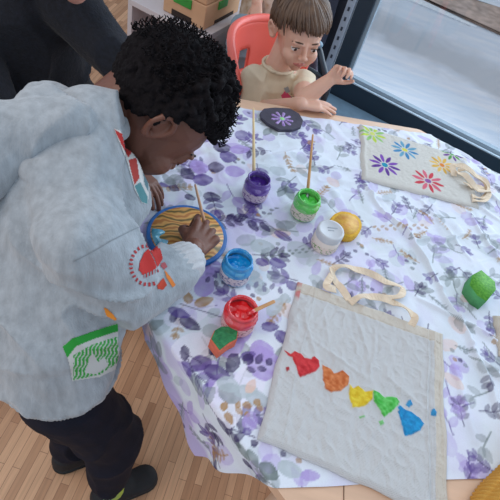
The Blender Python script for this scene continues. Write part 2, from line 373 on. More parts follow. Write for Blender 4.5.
def leaf(cx, cy, L, W, ang, rgb, al=.9, pointy=.35):
    """watercolour leaf painted into the printed pattern, centre/size in metres"""
    u0 = (cx-CQ[0])*cu[0]+(cy-CQ[1])*cu[1]; v0 = (cx-CQ[0])*cv[0]+(cy-CQ[1])*cv[1]; R = L+.004
    i0, i1 = max(0, int((v0-R)/ST)), min(len(vs), int((v0+R)/ST)+2); j0, j1 = max(0, int((u0-R)/ST)), min(len(us), int((u0+R)/ST)+2)
    if i1 <= i0 or j1 <= j0: return
    x = CQ[0]+U[i0:i1, j0:j1]*cu[0]+V[i0:i1, j0:j1]*cv[0]-cx; y = CQ[1]+U[i0:i1, j0:j1]*cu[1]+V[i0:i1, j0:j1]*cv[1]-cy
    c, s = math.cos(ang), math.sin(ang); a = (x*c+y*s)/L; b = (-x*s+y*c)/W
    rr = np.abs(b)/np.maximum(1e-3, (1-np.clip(a, -1, 1)**2)**.5*(1-pointy*np.clip(a, 0, 1)))
    mk = np.clip((1-np.maximum(rr, np.abs(a)))*W/ST*1.4+.4, 0, 1)*min(1, al*1.07)*(.86+.18*np.clip(rr, 0, 1))
    mk *= .85+.3*(vnoise(x+cx*3, y+cy*3, .008, 31)-.5)
    cc = np.array(lin(rgb)); Cl[i0:i1, j0:j1] = Cl[i0:i1, j0:j1]*(1-mk[..., None])+cc*mk[..., None]
def stroke(a, b, w, rgb, al=.8):
    n = max(2, int(math.hypot(b[0]-a[0], b[1]-a[1])/(w*1.2)))
    for i in range(n+1): leaf(a[0]+(b[0]-a[0])*i/n, a[1]+(b[1]-a[1])*i/n, w*1.3, w*1.3, 0, rgb, al, 0)
DP, MP, LV, GG, LG, OC, PO, GB_ = (52, 38, 88), (92, 72, 142), (170, 150, 210), (122, 132, 136), (176, 188, 194), (166, 126, 70), (222, 190, 176), (104, 118, 116)
r_ = random.Random(5)
def sprig(x, y, ang, n, L, W, rgb, al, step, stem=None, both=True):
    k = 1 if x < .12 else .72; L *= k; W *= k; step *= k; al *= (1 if x < .12 else .82)
    px, py = x, y
    for i in range(n):
        nxp, nyp = px+math.cos(ang)*step, py+math.sin(ang)*step
        if stem: stroke((px, py), (nxp, nyp), .0011, stem, .7)
        for sgn in ((1, -1) if both else (1 if i % 2 else -1,)):
            a = ang+sgn*r_.uniform(.6, 1.0); l = L*r_.uniform(.8, 1.15)
            leaf(nxp+math.cos(a)*l, nyp+math.sin(a)*l, l, W*r_.uniform(.85, 1.1), a, rgb, al*r_.uniform(.8, 1))
        px, py = nxp, nyp; ang += r_.uniform(-.12, .16)
    leaf(px+math.cos(ang)*L, py+math.sin(ang)*L, L, W, ang, rgb, al)
# background washes of large pale leaves, then sprigs laid out in a jittered lattice
for k in range(420):
    x, y = r_.uniform(-.42, .95), r_.uniform(.12, 1.25); leaf(x, y, r_.uniform(.014, .026), r_.uniform(.009, .016), r_.uniform(0, 3.14), r_.choice([LV, LV, LG, LG, PO]), r_.uniform(.35, .7), .2)
gx = -.4
while gx < 1.0:
    gy = .1
    while gy < 1.3:
        x, y = gx+r_.uniform(-.03, .03), gy+r_.uniform(-.03, .03); a = r_.uniform(0, 6.28); t = r_.random()
        dens = 1
        if r_.random() < dens:
            if t < .34: sprig(x, y, a, r_.randint(2, 3), .0125, .0065, r_.choice([DP, MP, MP]), .9, .017, DP)
            elif t < .52: sprig(x, y, a, 2, .019, .010, r_.choice([GG, GB_]), .7, .024, GB_, False)
            elif t < .64: sprig(x, y, a, 5, .0065, .0036, OC, .8, .011, OC)
            elif t < .76: sprig(x, y, a, 5, .006, .0032, GG, .8, .010, GB_)
            elif t < .88: sprig(x, y, a, 2, .018, .010, LV, .8, .02, MP, False)
            else:
                for q in range(5): leaf(x+r_.uniform(-.02, .02), y+r_.uniform(-.02, .02), .005, .0042, 0, r_.choice([DP, OC, GG]), .85, 0)
        gy += .062 if gx < .12 else .048
    gx += .062 if gx < .12 else .048
# the larger motifs near the front edge, read off the photo
def pl(px, py, lpx, wpx, angdeg, rgb, al=.92):
    a = at(px, py, T); b = at(px+math.cos(math.radians(angdeg))*lpx, py-math.sin(math.radians(angdeg))*lpx, T); w = at(px-math.sin(math.radians(angdeg))*wpx, py-math.cos(math.radians(angdeg))*wpx, T)
    leaf(a.x, a.y, (b-a).length, (w-a).length, math.atan2(b.y-a.y, b.x-a.x), rgb, al)
for s_ in [(196, 345, 26, 14, 20, (232, 230, 242), .8), (225, 400, 26, 18, 90, (228, 226, 240), .8), (250, 380, 22, 16, 70, (226, 224, 240), .75), (190, 312, 26, 12, 20, (230, 226, 242), .7),
           (264, 362, 17, 17, 0, LV), (262, 350, 12, 11, 0, LV), (232, 346, 14, 10, 30, LV), (212, 330, 10, 7, 0, LG), (242, 334, 11, 8, 30, LV),
           (205, 285, 12, 10, 60, LV), (188, 297, 6, 5, 100, OC), (204, 301, 10, 5, 20, OC), (174, 315, 7, 4, 70, DP), (190, 323, 12, 6, -30, DP), (179, 312, 12, 5, -20, MP), (214, 312, 7, 5, 30, LG),
           (185, 352, 5, 8, 0, DP), (201, 362, 11, 8, 10, (96, 72, 138)), (217, 372, 14, 8, -20, (80, 60, 122)), (215, 350, 7, 5, 10, DP), (233, 362, 7, 12, -20, DP), (248, 355, 8, 5, 20, MP),
           (248, 358, 6, 6, 60, DP), (259, 358, 6, 4, 60, DP), (269, 361, 4, 4, 60, DP), (251, 369, 5, 3, -20, DP), (262, 368, 5, 3, -10, DP),
           (230, 392, 10, 13, 60, GG, .8), (228, 383, 8, 12, 80, LG), (246, 390, 12, 7, 10, LG), (258, 398, 13, 8, -20, LG), (251, 385, 8, 5, 60, PO),
           (224, 405, 5, 4, 60, OC), (229, 417, 7, 4, -60, OC), (238, 404, 4, 3, 60, OC), (239, 410, 5, 3, -50, OC), (247, 404, 4, 5, 80, OC), (247, 413, 3, 3, 80, OC), (257, 401, 4, 4, 80, OC), (260, 407, 4, 3, -50, OC),
           (250, 420, 10, 8, 70, LV, .8), (247, 430, 4, 5, 90, MP, .8), (233, 440, 10, 6, -60, DP, .8), (218, 428, 12, 6, -60, DP, .8), (240, 452, 12, 6, -60, GB_, .8), (254, 442, 4, 4, 0, DP),
           (268, 470, 12, 9, -30, GB_), (252, 458, 6, 11, 20, GB_, .8), (290, 468, 14, 8, -20, LG), (310, 474, 10, 6, 0, LV), (238, 468, 8, 5, -50, DP),
           (195, 385, 8, 12, 10, GG, .7), (186, 368, 5, 12, 10, MP, .8), (208, 395, 6, 13, -30, GG, .7),
           (270, 326, 9, 5, 0, (92, 70, 136)), (283, 337, 10, 6, -40, MP), (275, 306, 11, 7, 50, LG), (243, 318, 4, 3, 0, PO), (285, 298, 5, 6, 80, LG), (262, 290, 8, 5, 0, LG),
           (262, 262, 7, 4, -10, MP), (278, 263, 9, 5, -15, (96, 78, 148)), (256, 282, 9, 6, -20, LG), (276, 277, 10, 6, -20, GG, .6), (292, 285, 6, 5, 0, MP, .8), (250, 274, 10, 6, 0, LG), (300, 250, 14, 8, -20, LG, .8),
           (231, 217, 5, 3, 0, DP), (243, 217, 5, 3, 0, DP), (253, 226, 7, 4, -50, DP), (265, 227, 7, 3, -40, DP), (283, 236, 10, 4, -30, MP), (286, 225, 10, 5, 10, GG, .6), (262, 246, 12, 7, 0, LG), (246, 240, 10, 6, 20, GG, .5),
           (212, 197, 9, 5, -10, DP), (190, 198, 6, 3, -20, DP), (174, 189, 6, 3, -20, DP), (188, 175, 8, 5, -30, DP), (203, 180, 10, 6, 0, MP), (164, 186, 6, 3, -20, MP),
           (228, 158, 9, 6, -10, MP), (235, 172, 10, 5, 0, LV), (222, 148, 9, 6, 0, DP), (240, 150, 10, 5, 10, LV), (200, 168, 10, 6, 0, LV), (243, 136, 8, 5, 0, MP, .8), (216, 168, 8, 5, 0, DP, .8)]:
    pl(*s_)
for a, b in [((231, 217), (243, 217)), ((243, 217), (265, 222)), ((265, 222), (290, 240)), ((180, 303), (225, 318)), ((185, 352), (201, 362)), ((188, 358), (205, 400)), ((205, 400), (222, 436))]: stroke(pxy(*a), pxy(*b), .0009, DP, .7)
for k in range(10): pl(208+k*8, 279+k*.9+(k % 2)*3, 3.6, 2.4, 60+(k % 2)*40, DP if k < 5 else (110, 104, 140), .85)
for k in range(16): pl(262+k*3.4, 254-k*.4+(k % 2)*3, 2.0, 1.2, 30, GB_, .8)
for k in range(14): pl(374+k*4, 228-k*.2+(k % 2)*3, 2.2, 1.3, 30+(k % 2)*100, OC, .75)
cloth_m = mat_attr('printed cotton', .75, .25, 500, .25)
cl = link('tablecloth', grid_mesh('tablecloth', P, Cl), cloth_m)
tag(cl, 'white tablecloth printed with purple, grey and ochre leaves, draped over the craft table', 'tablecloth')

#@@ITEMS
# ------------------------------------------------------------------ things on the table
cott = mat_attr('raw cotton canvas', .85, .6, 600, .2, True, .04)
ZC = T+.003
def sheet(name, corners, nu, nv, zf, colf, thick, m, parent=None, keepf=None):
    """quilted flat bag body: corners (TL, TR, BR, BL) in world xy; zf/colf take (s,t,X,Y) arrays"""
    s, t = np.meshgrid(np.linspace(0, 1, nu), np.linspace(0, 1, nv))
    c = [np.array(p[:2]) for p in corners]
    XY = (c[0]*(1-s[..., None])+c[1]*s[..., None])*(1-t[..., None])+(c[3]*(1-s[..., None])+c[2]*s[..., None])*t[..., None]
    XX, YY = XY[..., 0].copy(), XY[..., 1].copy()
    XX += (vnoise(t, s*0+1, .12, 41)-.5)*.006*(np.abs(s-.5)*2)**6*np.sign(s-.5); YY += (vnoise(s, t*0+1, .12, 42)-.5)*.006*(np.abs(t-.5)*2)**6
    edge = np.minimum(np.minimum(s, 1-s)*nu, np.minimum(t, 1-t)*nv)/6; e = np.clip(edge, 0, 1)
    Z = ZC+thick*(1-(1-e)**2)**.5+zf(s, t, XX, YY)*e
    me = grid_mesh(name, np.stack([XX, YY, Z], -1), colf(s, t, XX, YY), None)
    b = bmesh.new(); b.from_mesh(me)
    be = [x for x in b.edges if x.is_boundary]; r = bmesh.ops.extrude_edge_only(b, edges=be)
    nvv = [g for g in r['geom'] if isinstance(g, bmesh.types.BMVert)]
    for v in nvv: v.co.z = T+.0018
    lay = b.verts.layers.float_color.get('Col')
    for v in nvv:
        for ed in v.link_edges:
            o_ = ed.other_vert(v)
            if o_ not in nvv: v[lay] = o_[lay]
    be = [x for x in b.edges if x.is_boundary]
    bmesh.ops.holes_fill(b, edges=be, sides=0)
    b.to_mesh(me); b.free()
    return link(name, me, m, parent)
# --- near tote with rainbow hearts
TL, TR, BR, BL = at(298, 283, T), at(441, 335, T), Vector((.388, .252, T)), at(257, 440, T)
tote = empty('tote_bag', ((TL.x+BR.x)/2, (TL.y+BR.y)/2, T), 'cream cotton tote bag with five painted hearts in a rainbow row, nearest bag', 'tote bag')
hearts = [([(283, 352), (289, 357), (293, 354), (300, 357), (303, 361), (309, 362), (312, 359), (317, 363), (318, 369), (313, 374), (306, 377), (299, 380), (296, 376), (294, 367), (290, 360), (286, 358)], (196, 34, 44), (222, 60, 66)),
          ([(321, 367), (329, 371), (332, 376), (340, 373), (347, 379), (346, 387), (339, 393), (329, 395), (323, 391), (321, 380)], (196, 98, 40), (226, 140, 84)),
          ([(347, 386), (351, 391), (356, 388), (363, 394), (371, 393), (370, 402), (363, 408), (356, 410), (350, 410), (347, 398)], (224, 186, 20), (238, 214, 60)),
          ([(371, 393), (377, 395), (382, 400), (388, 399), (395, 400), (397, 405), (391, 412), (385, 417), (381, 420), (377, 412), (371, 403)], (60, 178, 60), (110, 214, 110)),
          ([(396, 407), (403, 412), (409, 414), (416, 420), (421, 426), (417, 433), (408, 437), (402, 438), (399, 425), (395, 414)], (10, 130, 190), (24, 160, 220)),
          ([(403, 407), (405, 403), (408, 402), (410, 407), (406, 410)], (30, 140, 200), (60, 160, 215)), ([(427, 414), (430, 411), (434, 414), (432, 419), (428, 418)], (40, 140, 196), (50, 150, 205)),
          ([(284, 370), (287, 369), (288, 373), (285, 374)], (170, 30, 50), (190, 50, 60)), ([(376, 424), (380, 422), (382, 426), (378, 428)], (120, 200, 120), (140, 214, 140)), ([(357, 419), (362, 418), (362, 420), (357, 421)], (130, 200, 130), (150, 214, 150))]
HP = [([pxy(*q) for q in h_[0]], h_[1], h_[2]) for h_ in hearts]
def tz(s, t, X, Y):
    cr = lambda q, sd_: (1-np.abs(vnoise(s+t*.3, t-s*.25, q, sd_)*2-1))**3
    z = .0016*cr(.07, 57)+.0010*cr(.035, 58)+.0028*(vnoise(s*1.0+t*.4, t*.3, .09, 51)-.3)+.0015*vnoise(s, t, .03, 52)+.0016*vnoise(s*2.5-t, t+s*.5, .06, 53)
    for c_, w, hh in [(.115, .004, .0012), (.93, .008, .002), (.9, .006, -.002), (.965, .006, -.0015), (.885, .004, .0015)]: z += hh*np.exp(-((s-c_-.006*np.sin(t*9))/w)**2)
    for (a, b, c1, d1_) in [(.05, .12, .22, .5), (.18, .1, .3, .42), (.4, .08, .5, .3), (.55, .1, .55, .6), (.1, .35, .6, .5), (.6, .4, .95, .55)]:
        d, tt = segdist(s+.02*vnoise(s, t, .1, 54), t, (a, b), (c1, d1_)); z += .0022*np.exp(-(d/.012)**2)*np.sin(np.pi*np.clip(tt, .05, .95))
    z += -.0014*np.exp(-((t-.085)/.004)**2)
    for P_, c1, c2 in HP:
        d = polydist(X, Y, P_); z += np.clip(-d/.002, 0, 1)*(.0012+.0022*vnoise(X, Y, .004, 55))
    return z
def tcol(s, t, X, Y):
    C = np.ones(s.shape+(3,))*np.array(lin((206, 207, 208)))
    b = (t < .085)[..., None]; C = np.where(b | (s > .93)[..., None], np.array(lin((212, 204, 192))), C)
    st = ((s < .03) & (t < .2))[..., None]*np.clip((vnoise(X, Y, .012, 61)-.35)*3, 0, .8)[..., None]; C = C*(1-st)+np.array(lin((214, 110, 110)))*st
    for P_, c1, c2 in HP:
        d = polydist(X+(vnoise(X, Y, .004, 66)-.5)*.002, Y, P_); m_ = np.clip(-d/.0012+.5, 0, 1)[..., None]*.97; n_ = np.clip(vnoise(X, Y, .005, 56)*1.4-.2, 0, 1)[..., None]
        C = C*(1-m_)+(np.array(lin(c1))*(1-n_)+np.array(lin(c2))*n_)*m_
    return C
sheet('bag_body', (TL, TR, BR, BL), 230, 250, tz, tcol, .0035, cott, tote)
strap_m = mat('cotton tape', (226, 208, 184), .85, .1, 60, .4, 400)
def ribbon(bm, pts, w, th, k=6):
    pp = spline(pts, k); n = len(pp); rings = []
    for i, p in enumerate(pp):
        t = (pp[min(i+1, n-1)]-pp[max(i-1, 0)]).normalized(); tw = .55*math.sin(i*.35)
        s = t.cross(Vector((0, 0, 1))).normalized(); up = Vector((0, 0, 1)); sd_ = s*math.cos(tw)+up*math.sin(tw); nn = t.cross(sd_).normalized()
        lift = abs(math.sin(tw))*w*.5
        c = p+up*lift
        rings.append([bm.verts.new(c+sd_*a*w/2+nn*b*th/2) for a, b in ((-1, -1), (1, -1), (1, 1), (-1, 1))])
    for a, b in zip(rings[:-1], rings[1:]):
        for q in range(4): bm.faces.new([a[q], a[(q+1) % 4], b[(q+1) % 4], b[q]])
    bm.faces.new(rings[0][::-1]); bm.faces.new(rings[-1])
def zp(px, py, z): return at(px, py, z)
for path in ([(349, 300, .708), (340, 288, .706), (333, 277, .705), (333, 269, .709), (345, 267, .711), (366, 273, .706), (386, 282, .706), (402, 289, .707), (399, 297, .712), (385, 298, .706)],
             [(350, 303, .710), (361, 297, .716), (378, 298, .711), (394, 303, .710), (408, 311, .716), (414, 318, .713), (411, 326, .710)],
             [(336, 290, .709), (326, 287, .712), (331, 276, .713)]):
    bm = bmesh.new(); ribbon(bm, [zp(*q) for q in path], .0135, .0016); obj('handle', bm, strap_m, tote, False)
# --- far tote with six painted flowers
FTL, FTR, FBR, FBL = at(359, 127, T), at(465, 160, T), at(478, 210, T), at(361, 181, T)
ft = empty('tote_bag', ((FTL.x+FBR.x)/2, (FTL.y+FBR.y)/2, T), 'small cream cotton bag painted with six multicoloured flowers, at far window side of table', 'tote bag')
flw = [(371, 137, 13, (196, 222, 90), (150, 200, 120), (210, 220, 120)), (403, 153, 13, (70, 140, 190), (110, 170, 200), (220, 216, 90)), (383, 168, 15, (104, 62, 150), (130, 80, 180), (40, 150, 180)),
       (426, 184, 15, (206, 70, 84), (220, 110, 130), (150, 90, 160)), (440, 168, 12, (226, 180, 80), (236, 196, 110), (230, 140, 60)), (450, 157, 10, (120, 80, 150), (90, 160, 80), (90, 170, 80))]
def fcol(s, t, X, Y):
    C = np.ones(s.shape+(3,))*np.array(lin((214, 212, 206)))
    for px, py, r, c1, c2, c3 in flw:
        o_ = at(px, py, T); R = ((at(px+r, py, T)-at(px-r, py, T)).length)/2*.95; a = np.arctan2(Y-o_.y, X-o_.x); d = np.hypot(X-o_.x, Y-o_.y)
        n = 10; k = np.round(a/(2*np.pi/n)); da = a-k*2*np.pi/n
        w = .125*R*np.sin(np.pi*np.clip((d/R-.25)/.75, 0, 1))**.6; m_ = np.clip((w-np.abs(da)*d)/.0012+.5, 0, 1)*(d < R)*(d > .25*R)
        cc = np.where((k.astype(int) % 2)[..., None] == 0, np.array(lin(c1)), np.array(lin(c2)))
        C = C*(1-m_[..., None])+cc*m_[..., None]
        m_ = np.clip((.2*R-d)/.001+.5, 0, 1)[..., None]; C = C*(1-m_)+np.array(lin(c3))*m_
    return C
def fz(s, t, X, Y): return .0015*vnoise(s*2, t, .08, 71)+.001*vnoise(s, t, .02, 72)-.0012*np.exp(-((s-.93)/.006)**2)+.002*np.exp(-((s-.02)/.02)**2)
sheet('bag_body', (FTL, FTR, FBR, FBL), 200, 150, fz, fcol, .006, cott, ft)
for k, path in enumerate(([(458, 170, .715), (470, 172, .722), (484, 182, .718), (486, 190, .71), (476, 188, .712), (464, 184, .716)],
             [(454, 176, .715), (452, 166, .722), (462, 167, .73), (476, 176, .722), (488, 190, .712), (482, 199, .709), (472, 196, .713)],
             [(472, 200, .711), (482, 202, .713), (489, 193, .712), (478, 190, .72), (464, 176, .725), (456, 172, .718)])):
    bm = bmesh.new(); ribbon(bm, [zp(*q) for q in path], .014, .0018); obj('handle', bm, strap_m, ft, False)
# --- paint jars
def label_mat(name, base, ink):
    m = bpy.data.materials.new(name); m.use_nodes = True; nt = m.node_tree; N = nt.nodes; L = nt.links; p = N['Principled BSDF']; p.inputs['Roughness'].default_value = .4
    tc = N.new('ShaderNodeTexCoord'); mp = N.new('ShaderNodeMapping'); mp.inputs['Scale'].default_value = (1, 1, 1.6); L.new(tc.outputs['Object'], mp.inputs[0])
    v = N.new('ShaderNodeTexNoise'); v.inputs['Scale'].default_value = 190; v.inputs['Detail'].default_value = 1; L.new(mp.outputs[0], v.inputs['Vector'])
    r = N.new('ShaderNodeValToRGB'); r.color_ramp.elements[0].position = .36; r.color_ramp.elements[1].position = .44
    r.color_ramp.elements[0].color = (*lin(ink), 1); r.color_ramp.elements[1].color = (*lin(base), 1); L.new(v.outputs['Fac'], r.inputs['Fac']); L.new(r.outputs['Color'], p.inputs['Base Color'])
    return m
def wet(name, rgb, alt): return mat(name, rgb, .18, 0, 60, .35, 90, 0, .6, .4, alt)
def jar(px, py, R, Hh, top, topalt, smear, label_c, ink, label, cat='paint jar'):
    b = at(px, py, ZC); o = empty('paint_jar', b, label, cat, None)
    g = mat('jar wall '+label[:12], smear, .25, .15, 120, 0, alt=tuple(int(a*.8+b_*.2) for a, b_ in zip(smear, (235, 230, 232))), coat=.5)
    bm = bmesh.new()
    add_lathe(bm, [(0, 0), (R*.86, 0), (R*.97, .003), (R, .008), (R, Hh*.70), (R*.94, Hh*.78), (R*.83, Hh*.82), (R*.83, Hh*.86), (R*.87, Hh*.87), (R*.87, Hh*.98), (R*.84, Hh), (R*.78, Hh), (R*.77, Hh*.86), (R*.80, Hh*.80), (R*.90, Hh*.70), (R*.90, Hh*.5), (0, Hh*.5)], b, 56)
    obj('jar_body', bm, g, o)
    bm = bmesh.new(); add_lathe(bm, [(R*1.006, .006), (R*1.014, .007), (R*1.014, Hh*.50), (R*1.006, Hh*.51)], b, 56)
    obj('paper_label', bm, label_mat('label print '+label[:12], label_c, ink), o)
    # ragged smear of paint running over the rim and neck
    bm = bmesh.new(); pr = random.Random(px); add_lathe(bm, [(R*.76, Hh*.9), (R*.79, Hh*1.01), (R*.84, Hh*1.02), (R*.89, Hh*.99), (R*.89, Hh*.9), (R*.85, Hh*.84), (R*.97, Hh*.78), (R*1.02, Hh*.70), (R*1.02, Hh*.60)], b, 56)
    for v in bm.verts:
        a = math.atan2(v.co.y-b.y, v.co.x-b.x); zz = v.co.z-b.z
        if zz < Hh*.8: v.co.z += Hh*.06*math.sin(a*3+px)+Hh*.03*math.sin(a*7+1)
        v.co += Vector((pr.uniform(-1, 1), pr.uniform(-1, 1), pr.uniform(-1, 1)))*.0004
    obj('paint_smear', bm, wet('wet rim '+label[:12], top, smear), o)
    # paint inside
    bm = bmesh.new(); rings = []
    for i in range(13):
        rr = R*.83*i/12; ring = []
        for k in range(40 if i else 1):
            a = 2*math.pi*k/40; x, y = b.x+rr*math.cos(a), b.y+rr*math.sin(a)
            z = b.z+Hh*.68+Hh*.10*noise.noise(Vector((x*60, y*60, px)))+Hh*.05*noise.noise(Vector((x*140, y*140, px)))
            ring.append(bm.verts.new((x, y, z)))
        rings.append(ring)
    for a, c in zip(rings[:-1], rings[1:]):
        for k in range(40):
            k2 = (k+1) % 40
            if len(a) == 1: bm.faces.new([a[0], c[k], c[k2]])
            else: bm.faces.new([a[k], c[k], c[k2], a[k2]])
    bmesh.ops.recalc_face_normals(bm, faces=bm.faces[:])
    obj('paint', bm, wet('wet paint '+label[:12], top, topalt), o)
    return o, b
jr, rb = jar(237, 324, .0285, .050, (222, 20, 28), (240, 54, 58), (216, 84, 92), (222, 176, 176), (150, 90, 96), 'glass pot of bright red paint with a short flat stick in it')
jb, bb = jar(234, 276, .0275, .050, (4, 128, 204), (24, 166, 232), (62, 158, 208), (206, 200, 208), (70, 90, 140), 'glass pot of bright blue paint beside the painting boy\'s hand')
jp, pb = jar(254, 196, .0270, .050, (70, 30, 128), (104, 62, 170), (122, 92, 178), (206, 190, 206), (120, 80, 140), 'glass pot of purple paint with an upright brush, beyond the blue pot')
jg, gb2 = jar(302, 214, .0270, .052, (64, 210, 66), (120, 236, 110), (120, 200, 110), (216, 206, 192), (130, 150, 110), 'glass pot of light green paint with a brush leaning in it')
# white lidded jar
b = at(323, 246, ZC); o = empty('paint_jar', b, 'closed white paint pot with pale grey lid, beside the yellow sponge', 'paint jar')
R, Hh = .0270, .050; bm = bmesh.new(); add_lathe(bm, [(0, 0), (R*.86, 0), (R*.97, .003), (R, .008), (R, Hh*.62), (R*.9, Hh*.68), (R*.85, Hh*.70), (0, Hh*.70)], b, 56)
obj('jar_body', bm, mat('white paint in glass', (226, 216, 208), .25, .04, coat=.5), o)
bm = bmesh.new(); add_lathe(bm, [(R*1.006, .006), (R*1.014, .007), (R*1.014, Hh*.42), (R*1.006, Hh*.43)], b, 56); obj('paper_label', bm, label_mat('label print white', (220, 204, 196), (110, 150, 90)), o)
bm = bmesh.new(); add_lathe(bm, [(0, Hh*.66), (R*.97, Hh*.66), (R*.99, Hh*.70), (R*.99, Hh*.95), (R*.95, Hh), (R*.8, Hh*1.0), (R*.76, Hh*.985), (0, Hh*.985)], b, 56); lid = obj('lid', bm, mat('grey white plastic lid', (196, 200, 206), .4, .05), o)
bm = bmesh.new(); add_box(bm, b+Vector((.002, .006, Hh*.987)), (.02, .003, .0008), .3); add_box(bm, b+Vector((.0, -.002, Hh*.987)), (.012, .002, .0008), .3); obj('lid_print', bm, mat('faint lid print', (160, 168, 178), .5), lid, False)
# --- brushes
def brush(p0, p1, r, colr, label, flat=False, tipc=(90, 60, 120)):
    """p0 bottom (in paint), p1 handle end"""
    p0, p1 = Vector(p0), Vector(p1); d = (p1-p0); L = d.length; d.normalize()
    o = empty('paint_brush' if not flat else 'wooden_stick', p0, label, 'paintbrush' if not flat else 'stick')
    hm = mat('brush wood '+label[:10], colr, .5, .1, 60, stretch=(1, 1, .2))
    if flat:
        bm = bmesh.new(); add_tube(bm, [p0, p0+d*L*.5, p1-d*.002, p1], [r, r, r*.95, r*.6], 12, .35, (0, 0, 1)); obj('stick_shaft', bm, hm, o)
        bm = bmesh.new(); add_tube(bm, [p0-d*.0005, p0+d*.014], [r*1.15, r*1.1], 12, .45, (0, 0, 1)); obj('paint_coat', bm, wet('paint on stick', tipc, tipc), o); return o
    bm = bmesh.new(); add_tube(bm, [p0+d*.028, p0+d*.04, p0+d*L*.55, p1-d*.003, p1], [r*.95, r, r*.85, r*.6, r*.3], 12); obj('handle', bm, hm, o)
    bm = bmesh.new(); add_tube(bm, [p0+d*.012, p0+d*.030], [r*1.15, r*1.1], 12); obj('ferrule', bm, mat('ferrule '+label[:10], (170, 172, 178), .3, metal=.9), o)
    bm = bmesh.new(); add_tube(bm, [p0, p0+d*.006, p0+d*.013], [r*.3, r*1.3, r*1.1], 12); obj('bristles', bm, mat('bristles '+label[:10], tipc, .5), o)
    return o
brush(pb+Vector((-.006, .004, .022)), atd(253.5, 108, 1.10), .0036, (222, 196, 150), 'upright pale wooden paintbrush standing in the purple pot', tipc=(90, 50, 140))
brush(gb2+Vector((.002, .004, .022)), atd(313, 134, 1.06), .0034, (196, 148, 96), 'tan wooden paintbrush with dark tip standing in the green pot', tipc=(80, 180, 80))
brush(at(247, 314, ZC+.047), at(275, 301, ZC+.062), .0034, (196, 150, 104), 'short flat wooden stick sticking out of the red pot', True, (200, 30, 40))
# --- sponges
def poly_px(pts, z=T): return [tuple(at(x, y, z)[:2]) for x, y in pts]
sp_b = mat('yellow foam', (226, 176, 60), .9, .1, 80, .8, 300); sp_t = mat('yellow paint on foam', (232, 190, 84), .5, .12, 60, .6, 200, alt=(206, 140, 60))
def blobpoly(pts, z=T):
    c = spline([Vector((*p, 0)) for p in pts+[pts[0]]], 5)[:-1]; return [(p.x, p.y) for p in c]
o = empty('sponge', at(346, 228, ZC), 'round yellow sponge with orange paint, touching the white lidded pot', 'sponge')
yb = blobpoly(poly_px([(330, 219), (338, 213), (350, 214), (358, 219), (361, 226), (359, 233), (352, 238), (342, 237), (333, 232)], ZC+.012))
bm = bmesh.new(); add_prism(bm, yb, ZC, ZC+.016, .003); obj('foam', bm, sp_b, o)
cx_, cy_ = np.mean(yb, 0); bm = bmesh.new(); add_prism(bm, [(cx_+(x-cx_)*.8, cy_+(y-cy_)*.8) for x, y in yb], ZC+.0155, ZC+.0168); obj('paint_layer', bm, sp_t, o)
o = empty('sponge', at(481, 294, ZC), 'chunky green sponge block alone on the right side of the cloth', 'sponge')
gp = poly_px([(471, 276), (480, 271), (494, 283), (495, 291), (485, 303), (476, 297), (468, 286)], ZC+.024)
bm = bmesh.new(); add_prism(bm, gp, ZC, ZC+.028, .002); obj('foam', bm, mat('green foam', (84, 160, 100), .9, .12, 60, .8, 250), o)
cx_, cy_ = np.mean(gp, 0); bm = bmesh.new(); add_prism(bm, [(cx_+(x-cx_)*.96, cy_+(y-cy_)*.96) for x, y in gp], ZC+.0275, ZC+.029); obj('paint_layer', bm, mat('bright green paint', (56, 140, 28), .6, .2, 200, .8, 300, alt=(104, 180, 56)), o)
o = empty('sponge', at(224, 345, ZC), 'orange leaf-shaped sponge smeared with dark green paint, in front of the red pot', 'sponge')
lp = poly_px([(210, 340), (214, 331), (221, 327), (229, 327), (238, 332), (237, 340), (229, 344), (219, 352)], ZC+.022)
bm = bmesh.new(); add_prism(bm, lp, ZC, ZC+.024, .0015); obj('foam', bm, mat('orange foam', (222, 112, 84), .9, .12, 60, .8, 250), o, False)
cx_, cy_ = np.mean(lp, 0); bm = bmesh.new(); add_prism(bm, [(cx_+(x-cx_)*.93, cy_+(y-cy_)*.93) for x, y in lp], ZC+.0235, ZC+.0255)
obj('paint_layer', bm, mat('dark green paint', (20, 104, 60), .35, .3, 150, .8, 200, alt=(50, 140, 84)), o, False)
# --- slate coaster with painted flower
o = empty('slate_piece', at(282, 121, ZC), 'dark slate disc with a straight cut side and a purple painted flower', 'slate')
sl = poly_px([(260, 113), (264, 109), (275, 108), (290, 109), (299, 114), (303, 121), (301, 127), (292, 130), (279, 130), (268, 124), (261, 118)], ZC+.006)
bm = bmesh.new(); add_prism(bm, sl, ZC, ZC+.008, .001); obj('slate_body', bm, mat('dark slate', (62, 60, 76), .6, .15, 40, .4, 100), o, False)
fc = at(282, 119, ZC+.008)
for k in range(9):
    a = 2*math.pi*k/9+.2; bm = bmesh.new(); p = fc+Vector((math.cos(a), math.sin(a), 0))*.016; add_hull(bm, [(fc+Vector((math.cos(a), math.sin(a), 0))*.007, (.0025, .0025, .0015)), (fc+Vector((math.cos(a), math.sin(a), 0))*.025, (.0042, .0042, .002))])
    obj('petal', bm, mat('purple petal', (118, 76, 164), .4, .1, 200, alt=(190, 170, 214)) if k == 0 else bpy.data.materials['purple petal'], o)
bm = bmesh.new(); add_hull(bm, [(fc, (.007, .007, .003))]); obj('flower_centre', bm, mat('light green centre', (150, 214, 140), .5), o)
